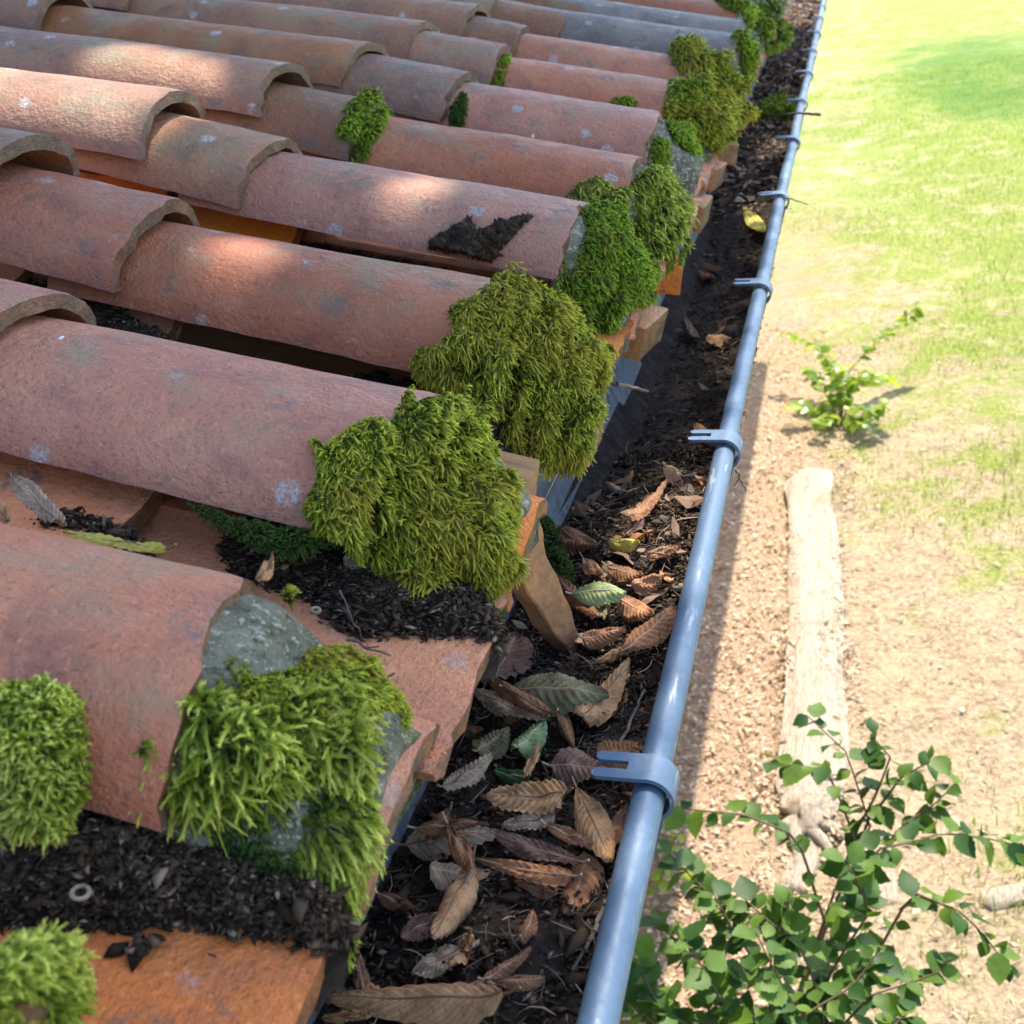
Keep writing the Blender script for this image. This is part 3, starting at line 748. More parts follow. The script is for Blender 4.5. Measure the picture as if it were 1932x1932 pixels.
# soil in the channels between the covers: heightfield over a polygon given in roof plane coordinates
def roof_soil(name, poly_px, nlev, thick, label, nb=1500, bsize=.0013, mossy=False, mat=None):
    c2 = np.array([[*((lambda q: ((q - E0) @ S, (q - E0) @ YV))(at_n(px, py, nlev)))] for px, py in poly_px])
    lo, hi = c2.min(0), c2.max(0); step = .0035
    ss = np.arange(lo[0], hi[0] + step, step); yy = np.arange(lo[1], hi[1] + step, step)
    G = np.array([(s, y) for y in yy for s in ss]); ins = in_poly(G, c2); dd = poly_dist(G, c2)
    edge = np.where(ins, dd, -dd)
    G3 = np.concatenate([G, np.zeros((len(G), 1))], 1)
    hgt = np.clip((edge + .006 * nz(G3, 60, 3, 2.2)) / .022, -.6, 1); hgt = np.where(hgt > 0, np.sqrt(np.maximum(hgt, 0)), hgt * 1.2)
    h = nlev - .012 + thick * hgt + .0035 * nz(G3, 70, 4, 5.5)
    Vw = W(G[:, 0], G[:, 1], h); nx_ = len(ss)
    F = []
    for j in range(len(yy) - 1):
        for i in range(nx_ - 1):
            q = (j * nx_ + i, j * nx_ + i + 1, (j + 1) * nx_ + i + 1, (j + 1) * nx_ + i)
            if max(edge[list(q)]) > -.004: F.append(q)
    o = link(name, mesh(name, Vw, F, True), mat or MT_SOIL); tag(o, label, 'soil', kind='stuff')
    cand = np.where(edge > -.002)[0]; nb = int(nb * 2.6); pick = rng.choice(cand, nb)
    J = rng.uniform(-step, step, (nb, 2)); Pp = W(G[pick, 0] + J[:, 0], G[pick, 1] + J[:, 1], h[pick] + rng.uniform(-.001, .003, nb))
    V, Fb, A = bits(Pp, N[None, :], bsize)
    b = link('soil_bits', fast_mesh('soil_bits', V, Fb, {'rnd': A}, True), MT_BITS, o); b['kind'] = 'stuff'
    return o
SOIL = [
 ('channel_soil', [(400, 1040), (470, 990), (620, 985), (720, 1050), (820, 1110), (910, 1120), (950, 1190), (935, 1225), (860, 1225), (760, 1222), (680, 1215), (620, 1180), (580, 1150), (500, 1115), (420, 1080)], -.100, .030, 'black crumbly soil packed in the channel below the second eave tile', 4200),
 ('channel_soil', [(0, 1560), (130, 1550), (300, 1590), (400, 1640), (520, 1680), (640, 1700), (655, 1770), (600, 1795), (470, 1760), (330, 1735), (200, 1740), (90, 1745), (0, 1725)], -.096, .040, 'black husk filled soil along the nearest channel tile', 4200),
 ('channel_soil', [(110, 975), (150, 965), (250, 1000), (285, 1020), (270, 1055), (180, 1040), (120, 1015), (60, 1010), (20, 990), (40, 970)], -.085, .024, 'small dark soil heap beside the pale curled leaf in a channel', 700),
 ('channel_soil', [(0, 500), (60, 525), (180, 560), (250, 590), (330, 640), (300, 650), (180, 605), (60, 560), (0, 540)], -.075, .02, 'dark soil strip in the channel at the left edge of the roof', 600),
 ('channel_soil', [(650, 690), (800, 720), (900, 800), (980, 850), (960, 880), (850, 800), (700, 720)], -.095, .02, 'dark soil in the channel behind the second eave tile', 500),
 ('channel_soil', [(390, 405), (470, 430), (600, 460), (800, 500), (950, 540), (1050, 580), (1060, 620), (940, 560), (760, 505), (560, 470), (380, 430)], -.095, .02, 'dark soil in the channel beneath the black dirt clod', 600),
 ('channel_soil', [(1120, 640), (1180, 600), (1200, 560), (1165, 560), (1110, 600)], -.095, .022, 'dark mossy soil on the third channel lip', 500),
]
for s_ in SOIL: roof_soil(s_[0], s_[1], s_[2], s_[3], s_[4], s_[5])

def clod(label, poly, base_n, thick, nb, tail=None, row=3):
    """lump of soil clinging to the flank of a cover tile"""
    k = row; yc = Y0 + PIT * k; n0 = row_n(k)
    Pt = []; 
    for _ in range(26000):
        s = random.uniform(-.33, 0.0); u = random.uniform(.04, .6)
        y, n = arch(.12 + (math.pi - .24) * u, TA, TH_, 2.15)
        Pt.append((s, yc + y, n0 + n))
    Pt = np.array(Pt); Wd = W(Pt[:, 0], Pt[:, 1], Pt[:, 2]); px = to_px(Wd); ins = in_poly(px, poly); dd = poly_dist(px, poly)[ins]
    Pt = Wd[ins]; out = norm((Pt - W(Pt[:, 0] * 0, np.full(len(Pt), yc), np.full(len(Pt), n0 - .06))) * [0, 1, 1])
    lift = np.clip(dd / 38, 0, 1) ** .5 * thick * (.7 + .4 * wob(Pt, 160, 1))
    pick = rng.choice(len(Pt), nb)
    Pb = Pt[pick] + out[pick] * (lift[pick] * rng.uniform(.0, 1, len(pick)) ** .35)[:, None]
    V, F, A = bits(Pb, out[pick], .0015, flat=.9, lenr=(.9, 2.0))
    o = link('soil_clod', fast_mesh('soil_clod', V, F, {'rnd': A * .55}, True), MT_BITS)
    tag(o, label, 'soil clod')
    return o
clod('black dirt clod with a pointed tail stuck on a cover tile flank', [(805, 490), (820, 455), (860, 430), (885, 420), (905, 445), (930, 430), (985, 412), (1000, 408), (960, 450), (930, 480), (925, 510), (950, 535), (940, 560), (870, 530), (805, 505)], 0, .022, 16000)

# ------------------------------------------------------------------ moss
def strands(P, D, L, rad, droop, curl, leaflets, seed, thin=1.0, segs=4):
    n = len(P); r = np.random.default_rng(seed)
    D = norm(D); L = L * .68 * r.uniform(.5, 1.4, n); curl = curl * 1.7; rad = rad * .92
    side = norm(np.cross(D, r.normal(size=(n, 3)))); t = np.linspace(0, 1, segs + 1)
    cvc = np.clip(2.0 * curl * r.normal(size=n), -2.6, 2.6); cvc = np.where(np.abs(cvc) < .05, .05, cvc)
    pts = []; tang = []
    for i, ti in enumerate(t):
        p = P + D * (L * np.sin(cvc * ti) / cvc)[:, None] + side * (L * (1 - np.cos(cvc * ti)) / cvc)[:, None] + droop * (L * ti ** 2)[:, None]
        pts.append(p)
    pts = np.stack(pts, 1)                                    # n, segs+1, 3
    tang = norm(np.gradient(pts, axis=1))
    A = norm(np.cross(tang, side[:, None, :] + 1e-4)); B = np.cross(tang, A)
    prof = np.array([.75, 1.0, 1.0, .8, .12]) if segs == 4 else np.linspace(1, .15, segs + 1)
    rr = rad * r.uniform(.7, 1.3, n)
    ring = []
    for k in range(3):
        a = 2 * math.pi * k / 3
        ring.append(pts + (A * math.cos(a) + B * math.sin(a)) * (rr[:, None] * prof[None, :])[..., None])
    V = np.stack(ring, 2).reshape(n, -1, 3)                   # n, (segs+1)*3, 3
    nv = V.shape[1]; tipv = np.repeat(t, 3)[None, :].repeat(n, 0)
    tri = []
    for i in range(segs):
        for k in range(3):
            a, b, c_, d_ = i * 3 + k, i * 3 + (k + 1) % 3, (i + 1) * 3 + (k + 1) % 3, (i + 1) * 3 + k
            tri += [[a, b, c_], [a, c_, d_]]
    F = (np.arange(n)[:, None, None] * nv + np.array(tri)[None]).reshape(-1, 3)
    V = V.reshape(-1, 3); tipv = tipv.ravel(); rnd = r.uniform(0, 1, n); rv = np.repeat(rnd, nv); own = np.repeat(np.arange(n), nv)
    if leaflets:
        ti = r.uniform(.12, .98, (n, leaflets)); fi = ti * segs; i0 = np.clip(fi.astype(int), 0, segs - 1); fr = (fi - i0)[..., None]
        idx = np.arange(n)[:, None]
        base = pts[idx, i0] * (1 - fr) + pts[idx, i0 + 1] * fr; tg = tang[idx, i0]; a_ = A[idx, i0]; b_ = B[idx, i0]
        an = r.uniform(0, 2 * math.pi, (n, leaflets, 1)); out = a_ * np.cos(an) + b_ * np.sin(an); sd = np.cross(tg, out)
        ln = (rr[:, None] * r.uniform(2.0, 3.6, (n, leaflets)) * (1.1 - .45 * ti))[..., None] * thin
        w = ln * .26
        v0 = base - sd * w - tg * w; v1 = base + sd * w - tg * w; v2 = base + out * ln * .8 + tg * ln * .85
        LV = np.stack([v0, v1, v2], 2).reshape(-1, 3)
        m_ = n * leaflets; LF = np.arange(m_ * 3).reshape(-1, 3) + len(V)
        V = np.concatenate([V, LV]); F = np.concatenate([F, LF]); tt = np.repeat(ti.ravel(), 3); tt = np.clip(tt + np.tile([0, 0, .22], m_), 0, 1)
        tipv = np.concatenate([tipv, tt]); rv = np.concatenate([rv, np.repeat(np.repeat(rnd, leaflets), 3)]); own = np.concatenate([own, np.repeat(np.repeat(np.arange(n), leaflets), 3)])
    return V, F, tipv, rv, own

def eave_surface(k, n, r, drape=1.0, wmax=.235, wmin=-.16):
    """random points + normals on cover end / plug / drape of row k, as world coords.  w is the distance along the crest"""
    w = r.uniform(wmin, wmax, n); u = r.uniform(0.0, 1, n)
    yc = Y0 + PIT * k + EAVE_Y.get(k, 0); n0 = row_n(k); s0 = EAVE_S.get(k, 0)
    phi = .03 + (math.pi - .06) * u
    c, s_ = -np.cos(phi), np.sin(phi); e = 2 / 2.1
    cc = np.sign(c) * np.abs(c) ** e; sn = np.abs(s_) ** e
    S1 = np.empty(n); Y1 = np.empty(n); N1 = np.empty(n)
    on = w < 0; pl = (w >= 0) & (w < .085); dr = w >= .085
    S1[on] = s0 + w[on]; Y1[on] = yc + TA * cc[on]; N1[on] = n0 + TH_ * sn[on] - TH_
    g = (w / .085).clip(0, 1) ** 1.2
    crest = n0 - .003 - .052 * g; a = (.0745 if k == 0 else TA - .003) - (.010 if k == 0 else .024) * g; h = crest + .120
    S1[pl] = (s0 - .004 + (.072 - s0) * (w / .085))[pl]; Y1[pl] = (yc + a * cc)[pl]; N1[pl] = (crest + h * sn - h)[pl]
    f = ((w - .085) / .15).clip(0, 1)
    S1[dr] = (s0 + .073 + .016 * np.sin(f * 2.2))[dr]; Y1[dr] = (yc + .078 * cc * (1 - .35 * f))[dr]
    N1[dr] = (n0 - .068 - .20 * f + .02 * (sn - 1))[dr]
    P = W(S1, Y1, N1)
    out = np.zeros((n, 3)); nn = norm(np.stack([np.zeros(n), cc / TA, sn / TH_], 1))
    out = nn[:, [1]] * YV + nn[:, [2]] * N
    tilt = np.where(on, 0, np.where(pl, .55, 0.0))[:, None]
    out = norm(out + S * tilt); out[dr] = norm(S * 1.0 + YV * (cc[dr] * .6)[:, None] + N * .25)
    return P, out

def moss(label, specs, mat, thick=.014, L=.011, rad=.00085, leaflets=8, n=5000, droop=.45, curl=.28, hang=.3, seed=1, group='moss cushions on the roof edge', edge_px=34, surf=None, comb=.35, patchk=55, thin=1.0, flat=False, tuftn=75, tuft=1.0):
    """specs: list of (row, polygon)"""
    r = np.random.default_rng(seed); PP, OO, DD = [], [], []
    for row, poly in specs:
        got = 0; tries = 0; Pk, Ok = [], []
        while got < n and tries < 60:
            P, O = (surf or eave_surface)(row, 20000, r); px = to_px(P); ins = in_poly(px, poly); tries += 1
            # keep surfaces that a viewer on this side or just beyond the silhouette can see
            face = np.sum(O * norm(C - P), 1) > -.45
            ins &= face; Pk.append(P[ins]); Ok.append(O[ins]); got += ins.sum()
            if tries > 6 and got < 50: break
        Pk = np.concatenate(Pk); Ok = np.concatenate(Ok)
        if len(Pk) == 0: print('EMPTY MOSS', label); return None
        if len(Pk) > n: q = r.choice(len(Pk), n, False); Pk, Ok = Pk[q], Ok[q]
        dd = poly_dist(to_px(Pk), poly) / (edge_px * .7 / max(.4, np.median(np.linalg.norm(Pk - C, axis=1))))
        PP.append(Pk); OO.append(Ok); DD.append(dd)
    P = np.concatenate(PP); O = np.concatenate(OO); d = np.concatenate(DD); n_ = len(P)
    area_sp = tuft * np.ones(n_)
    ncen = max(8, int(n_ / tuftn)); cen = P[r.choice(n_, ncen, False)]
    ci = np.empty(n_, int); cd = np.empty(n_)
    for a0 in range(0, n_, 2000):
        dm = np.linalg.norm(P[a0:a0 + 2000, None, :] - cen[None], axis=2); ci[a0:a0 + 2000] = dm.argmin(1); cd[a0:a0 + 2000] = dm.min(1)
    sp = np.median(cd) * 1.55 + 1e-6; rd = np.clip(cd / sp, 0, 1); dome = np.sqrt(1 - rd ** 2); rad_dir = norm(P - cen[ci]); crnd = r.uniform(0, 1, ncen)[ci]
    prof = np.sqrt(np.clip(d, 0, 1)) * (.16 + .95 * dome * (.40 + .60 * crnd)) * (.8 + .4 * wob(P, 62, seed)) if tuftn else np.sqrt(np.clip(d, 0, 1)) * (.62 + .38 * wob(P, 62, seed) + .22 * wob(P, 150, seed + 3))
    lift = thick * np.clip(prof, 0, 1.3)
    depth = r.uniform(0, 1, n_) ** .45
    base = P + O * (lift * depth - .0015)[:, None]
    fld = np.stack([wob(P, 170, seed + 1), wob(P, 170, seed + 5), wob(P, 170, seed + 9)], 1)
    D = O * (.35 + .5 * dome)[:, None] + rad_dir * (.95 * rd)[:, None] + S * .22 + np.array([0, 0, -hang]) + fld * .7 * comb * 1.6 + r.normal(size=(n_, 3)) * .34
    if flat: D = O * .35 + S * .35 + fld * .8 + r.normal(size=(n_, 3)) * .3 + np.array([0, 0, -hang])
    V, F, tip, rv, own = strands(base, D, L * (.55 + .6 * np.clip(d, 0, 1)), rad, np.array([0, 0, -droop]), curl, leaflets, seed, thin)
    patch = np.clip(.35 + .7 * wob(P, patchk, seed + 20) + .5 * (crnd - .5), 0, 1)[own]
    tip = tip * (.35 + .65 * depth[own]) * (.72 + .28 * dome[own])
    o = link('moss_clump', fast_mesh('moss_clump', V, F, {'tip': tip, 'rnd': rv, 'patch': patch}, False), mat)
    tag(o, label, 'moss', group)
    return o
# nearest row
yy_ = np.concatenate([rng.uniform(-.4, .6, 900), rng.uniform(.6, 4.5, 900)]); xx_ = rng.uniform(-.155, -.014, 1800)
m = M('twiglet_bark'); r = m.attr('rnd'); MT_TWL = m.done(m.mix(m.ramp(r, 0, 1), (.04, .028, .02), (.22, .165, .12)), .8, None, 0, .2)
twiglets('twiglets', 'thin dead stalks and rootlets strewn on the gutter debris', np.stack([xx_, yy_, mould_z(xx_, yy_) + .005], 1), .030, .00055, 77, MT_TWL)
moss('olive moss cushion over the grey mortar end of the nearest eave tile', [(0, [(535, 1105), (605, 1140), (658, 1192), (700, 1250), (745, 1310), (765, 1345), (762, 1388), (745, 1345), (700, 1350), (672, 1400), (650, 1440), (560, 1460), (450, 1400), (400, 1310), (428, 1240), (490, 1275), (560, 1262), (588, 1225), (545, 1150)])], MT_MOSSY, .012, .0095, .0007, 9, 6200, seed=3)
moss('long pale feathery moss fronds spilling over the nearest tile end', [(0, [(268, 1410), (300, 1370), (345, 1335), (365, 1305), (430, 1330), (520, 1310), (640, 1300), (668, 1340), (685, 1400), (680, 1470), (660, 1490), (600, 1470), (540, 1500), (420, 1530), (350, 1530), (330, 1460), (285, 1490)])], MT_MOSSP, .024, .0225, .00118, 34, 1350, droop=.45, curl=.6, seed=4, comb=.9, thin=.85, patchk=40, tuftn=60, hang=.1)
moss('pale moss fronds creeping over the broken corner of the nearest tile', [(0, [(262, 1415), (295, 1368), (345, 1330), (405, 1300), (450, 1400), (425, 1500), (355, 1530), (320, 1500), (285, 1495)])], MT_MOSSP, .016, .0215, .00115, 32, 420, droop=.6, curl=.6, seed=44, comb=.9, patchk=40, tuftn=40, hang=.2, edge_px=18, surf=lambda k, n, r: eave_surface(k, n, r, wmin=-.10, wmax=.04))
moss('bright moss tassel hanging over the gutter beside the nearest tile', [(0, [(560, 1560), (610, 1500), (650, 1450), (690, 1500), (695, 1570), (662, 1640), (655, 1700), (648, 1790), (630, 1740), (612, 1670), (545, 1660)])], MT_MOSSP, .014, .0155, .0011, 24, 1100, droop=1.0, curl=.3, seed=5, hang=.9)
moss('thin dark moss on the grey mortar foot under the nearest tile', [(0, [(330, 1540), (420, 1520), (600, 1480), (670, 1520), (650, 1620), (560, 1650), (480, 1640), (400, 1690), (330, 1640), (400, 1580)])], MT_MOSSD, .004, .008, .0006, 7, 1500, seed=6)
moss('light green moss pad on the flank of the nearest cover tile', [(0, [(0, 1302), (60, 1292), (130, 1312), (160, 1385), (150, 1440), (128, 1560), (60, 1555), (0, 1560)])], MT_MOSSP, .026, .0125, .0008, 14, 4200, seed=7, comb=1.0, curl=.5, hang=.0, droop=.25, edge_px=26, surf=lambda k, n, r: eave_surface(k, n, r, wmin=-.26, wmax=-.001))
moss('yellow green moss dome in the bottom left corner of the roof', [(-1, [(-60, 1845), (0, 1838), (80, 1835), (150, 1870), (205, 1932), (230, 2000), (-60, 2000)])], MT_MOSSP, .026, .0135, .0009, 14, 3600, seed=8, comb=.8, curl=.5, hang=.0, droop=.25, edge_px=26, surf=lambda k, n, r: eave_surface(k, n, r, wmin=-.16, wmax=.08))
# second row
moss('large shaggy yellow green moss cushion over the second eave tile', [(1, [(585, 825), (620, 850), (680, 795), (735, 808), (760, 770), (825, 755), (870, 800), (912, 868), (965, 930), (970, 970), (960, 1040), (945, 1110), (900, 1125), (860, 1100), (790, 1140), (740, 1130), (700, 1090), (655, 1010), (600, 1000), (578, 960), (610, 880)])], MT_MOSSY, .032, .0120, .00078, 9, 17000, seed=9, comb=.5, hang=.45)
moss('wet dark moss dripping onto the channel beside the second cushion', [(1, [(845, 1105), (905, 1100), (945, 1130), (935, 1190), (935, 1215), (880, 1200), (850, 1150)])], MT_MOSSD, .006, .011, .0007, 8, 1100, seed=10, droop=.9)
# third row
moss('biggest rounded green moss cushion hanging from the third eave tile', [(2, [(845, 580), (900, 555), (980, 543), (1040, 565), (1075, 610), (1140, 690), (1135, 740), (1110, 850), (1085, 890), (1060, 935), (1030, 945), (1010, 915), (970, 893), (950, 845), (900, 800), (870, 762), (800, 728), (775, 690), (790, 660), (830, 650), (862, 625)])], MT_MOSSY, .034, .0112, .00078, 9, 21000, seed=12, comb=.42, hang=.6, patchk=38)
# fourth row
moss('dark olive moss cap over the broken end of the fourth eave tile', [(3, [(1095, 390), (1130, 385), (1175, 440), (1210, 490), (1235, 520), (1215, 570), (1170, 590), (1150, 650), (1100, 640), (1060, 580), (1045, 545), (1060, 490), (1085, 470), (1105, 430)])], MT_MOSS, .024, .0112, .00080, 8, 9000, seed=14, hang=.5)
moss('bright pale green moss ball on the fifth eave tile', [(4, [(1185, 345), (1215, 320), (1260, 330), (1290, 370), (1300, 430), (1285, 490), (1245, 520), (1215, 470), (1190, 430), (1130, 390), (1062, 372), (1090, 350), (1130, 335), (1160, 360)])], MT_MOSSP, .026, .016, .0010, 8, 4200, seed=15, comb=.5, hang=.6)
moss('small upright moss tuft on the grey mortar of the sixth tile', [(5, [(1220, 270), (1235, 255), (1255, 262), (1262, 290), (1255, 318), (1225, 318)])], MT_MOSS, .014, .011, .0010, 7, 900, seed=16)
moss('spreading green moss below the grey mortar of the seventh tile', [(5, [(1250, 205), (1290, 200), (1320, 235), (1345, 270), (1325, 300), (1300, 290), (1270, 262)]), (6, [(1262, 150), (1290, 155), (1320, 190), (1350, 270), (1320, 272), (1300, 250), (1255, 205)])], MT_MOSS, .020, .015, .0012, 7, 2200, seed=17)
moss('tall bright green moss mound between the seventh and eighth tiles', [(7, [(1258, 95), (1300, 70), (1350, 62), (1400, 90), (1414, 150), (1404, 215), (1372, 240), (1345, 215), (1300, 150), (1270, 125)]), (6, [(1258, 110), (1300, 85), (1345, 100), (1385, 160), (1385, 235), (1350, 282), (1315, 272), (1268, 262), (1250, 205), (1285, 185), (1292, 140)])], MT_MOSSY, .046, .018, .0013, 8, 3800, seed=18)
moss('shaggy green moss on the grey tiles further along the eave', [(8, [(1380, 70), (1400, 50), (1440, 70), (1455, 110), (1440, 160), (1405, 170), (1395, 110)])], MT_MOSS, .030, .018, .0015, 7, 1600, seed=19)
moss('golden green moss over the far grey tile ends', [(9, [(1340, 5), (1380, 0), (1440, 10), (1470, 55), (1460, 100), (1440, 80), (1420, 40), (1380, 22)]), (11, [(1400, -20), (1500, -30), (1510, 10), (1490, 50), (1468, 60), (1440, 10)])], MT_MOSSY, .034, .020, .0017, 7, 1500, seed=20)
FM = [(1345, 0), (1400, -10), (1460, 5), (1510, -10), (1506, 20), (1490, 45), (1470, 90), (1448, 100), (1425, 62), (1400, 30), (1370, 18)]
moss('bright green moss running on behind the golden moss at the far end', [(9, FM), (10, FM), (12, FM)], MT_MOSS, .040, .020, .0017, 7, 1300, seed=23)
moss('dull green moss on the last eave tiles at the top of the view', [(12, [(1430, -40), (1520, -60), (1515, 10), (1495, 40), (1460, 10)]), (13, [(1430, -60), (1530, -80), (1515, 10), (1480, 20)])], MT_MOSS, .034, .020, .0018, 7, 1000, seed=21)
# joint moss on the upper courses
def joint_surface(j):
    def f(k, n, r):
        w = r.uniform(-.02, .035, n); u = r.uniform(0, 1, n); phi = .03 + (math.pi - .06) * u
        c, s_ = -np.cos(phi), np.sin(phi); s0, n0 = (STEP1.get(k, (-.3, .02)) if j == 1 else (COURSES[j], COVER_N[j])); n0 = n0 - np.where(w > 0, .016, 0)
        P = W(s0 + w, Y0 + PIT * k + TA * c, n0 + TH_ * (s_ - 1)); nn = norm(np.stack([c / TA, s_ / TH_], 1))
        return P, norm(nn[:, [0]] * YV + nn[:, [1]] * N + S * .4)
    return f
moss('vivid green moss tuft wedged in a tile joint near the middle of the roof', [(4, [(635, 235), (650, 195), (680, 180), (738, 205), (720, 225), (712, 262), (680, 300), (655, 300), (660, 265), (640, 262)])], MT_MOSS, .018, .014, .0010, 9, 1500, seed=30, group='moss tufts in the tile joints', surf=joint_surface(1), edge_px=14)
moss('narrow dark moss strip in the joint right of the middle tuft', [(5, [(848, 235), (850, 205), (868, 175), (878, 180), (874, 232)])], MT_MOSSD, .007, .010, .0010, 7, 500, seed=31, group='moss tufts in the tile joints', surf=joint_surface(1), edge_px=12)
moss('slim green moss strip filling the joint near the top of the roof', [(6, [(925, 160), (935, 115), (955, 90), (962, 98), (950, 158)])], MT_MOSS, .007, .010, .0012, 7, 500, seed=32, group='moss tufts in the tile joints', surf=joint_surface(1), edge_px=12)
moss('dark moss patch under a tile end in the top left corner', [(4, [(0, 70), (10, 35), (45, 15), (55, 25), (42, 95), (5, 110)])], MT_MOSSD, .010, .012, .0010, 8, 900, seed=33, group='moss tufts in the tile joints', surf=joint_surface(3), edge_px=12)
moss('flat little moss patch on the crest of the sixth row', [(6, [(1150, 195), (1160, 182), (1185, 182), (1208, 196), (1190, 204)])], MT_MOSS, .006, .010, .0011, 7, 260, seed=34, edge_px=12, group='small moss patches')
# moss on the broken shard side and in the gutter
def flat_surface(poly, zf, up=np.array([0, 0, 1.0])):
    def f(k, n, r):
        xs = [p[0] for p in poly]; ys_ = [p[1] for p in poly]
        a = r.uniform(min(xs), max(xs), n); b = r.uniform(min(ys_), max(ys_), n)
        d = np.stack([(a - 966) / FPX, (966 - b) / FPX, np.ones(n)], 1) @ R
        t = (zf - C[2]) / d[:, 2]; return C + d * t[:, None], np.tile(up, (n, 1))
    return f
def roof_flat(poly, nf):
    def f(k, n, r):
        xs = [p[0] for p in poly]; ys_ = [p[1] for p in poly]
        a = r.uniform(min(xs), max(xs), n); b = r.uniform(min(ys_), max(ys_), n)
        d = np.stack([(a - 966) / FPX, (966 - b) / FPX, np.ones(n)], 1) @ R
        t = ((E0 + nf * N - C) @ N) / (d @ N); return C + d * t[:, None], np.tile(N, (n, 1))
    return f
pg = [(985, 960), (1010, 955), (1040, 985), (1060, 1030), (1080, 1085), (1078, 1110), (1045, 1098), (1025, 1040)]
moss('dark green moss strip between the broken tile shard and the gutter leaves', [(0, pg)], MT_MOSSD, .012, .010, .0008, 8, 1500, seed=40, surf=flat_surface(pg, -.022), group='small moss patches')
pg = [(1428, 225), (1440, 202), (1465, 192), (1495, 200), (1508, 225), (1490, 232), (1450, 228)]
moss('green moss lump lying in the far part of the gutter', [(0, pg)], MT_MOSS, .045, .016, .0016, 7, 1500, seed=41, surf=flat_surface(pg, -.03), group='small moss patches', edge_px=22)
pg = [(830, 1215), (850, 1205), (880, 1215), (893, 1235), (860, 1232)]
moss('tiny green moss sprig on the orange channel lip', [(0, pg)], MT_MOSS, .004, .010, .0006, 9, 120, seed=42, surf=roof_flat(pg, -.100), group='small moss patches', edge_px=8)
pg = [(350, 952), (400, 965), (480, 990), (560, 1000), (640, 1012), (620, 1030), (540, 1045), (500, 1030), (430, 1000), (380, 975)]
moss('thin moss fringe under the long edge of the second eave tile', [(0, pg)], MT_MOSSD, .006, .009, .0007, 8, 1300, seed=43, surf=roof_flat(pg, -.062), group='small moss patches', edge_px=10)

# ------------------------------------------------------------------ leaves
def leaf_mesh(name, L, Wd, roll, bend, twist, seed, fold=0.0, ripple=.0012, nu=44, nv=15, tear=0.0, tip=1.0):
    V, F, UV = [], [], []
    wv = 2 * Wd
    for i in range(nu + 1):
        u = i / nu
        w = Wd * (math.sin(math.pi * min(1, u ** .80)) ** .66) * (1 + .06 * math.sin(seed + u * 7)) + 1e-4
        w *= 1 + .07 * abs(math.sin(u * 26)) * (1 if 0.05 < u < .95 else 0)
        b = bend * (u - .5)
        for k in range(nv + 1):
            v = 2 * k / nv - 1
            rip = ripple * math.cos(2 * math.pi * (u * 11 - abs(v) * 2.25)) * min(1, abs(v) * 3)
            a = roll * v * (.75 + .5 * math.sin(seed * 1.3 + u * 3)) + twist * (u - .5)
            rr = w / max(abs(roll), .05)
            if abs(roll) > .05:
                x = rr * math.sin(roll * v * (.8 + .4 * math.sin(seed + u * 2.5))); z = -rr * (1 - math.cos(roll * v * (.8 + .4 * math.sin(seed + u * 2.5))))
            else: x, z = w * v, 0
            z += -fold * abs(v) * w + rip + .0035 * mnoise.noise(Vector((u * 4 + seed, v * 2, seed)))
            ct, st_ = math.cos(twist * (u - .5)), math.sin(twist * (u - .5))
            x, z = x * ct - z * st_, x * st_ + z * ct
            if abs(bend) > .02:
                Rb = L / bend; yy = (Rb - z) * math.sin(b); zz = Rb - (Rb - z) * math.cos(b)
            else: yy, zz = L * (u - .5), z
            V.append((x, yy, zz)); UV.append((u, k / nv))
    for i in range(nu):
        for k in range(nv):
            if tear and mnoise.noise(Vector((i * .16 + seed * 9, k * .25, 3))) > 1 - tear and abs(k - nv / 2) > 2: continue
            F.append((i * (nv + 1) + k, i * (nv + 1) + k + 1, (i + 1) * (nv + 1) + k + 1, (i + 1) * (nv + 1) + k))
    me = mesh(name, V, F, True)
    uvl = me.uv_layers.new(name='UVMap')
    for li, lp in enumerate(me.loops): uvl.data[li].uv = UV[lp.vertex_index]
    return me, V, nu, nv
VEIN = {k: M('midrib_' + k).done(c, .6, None, 0, .3) for k, c in {'a': (.16, .09, .05), 'b': (.28, .19, .12), 'c': (.30, .33, .18)}.items()}
LEAF_GRP = 'curled dry leaves in the gutter'
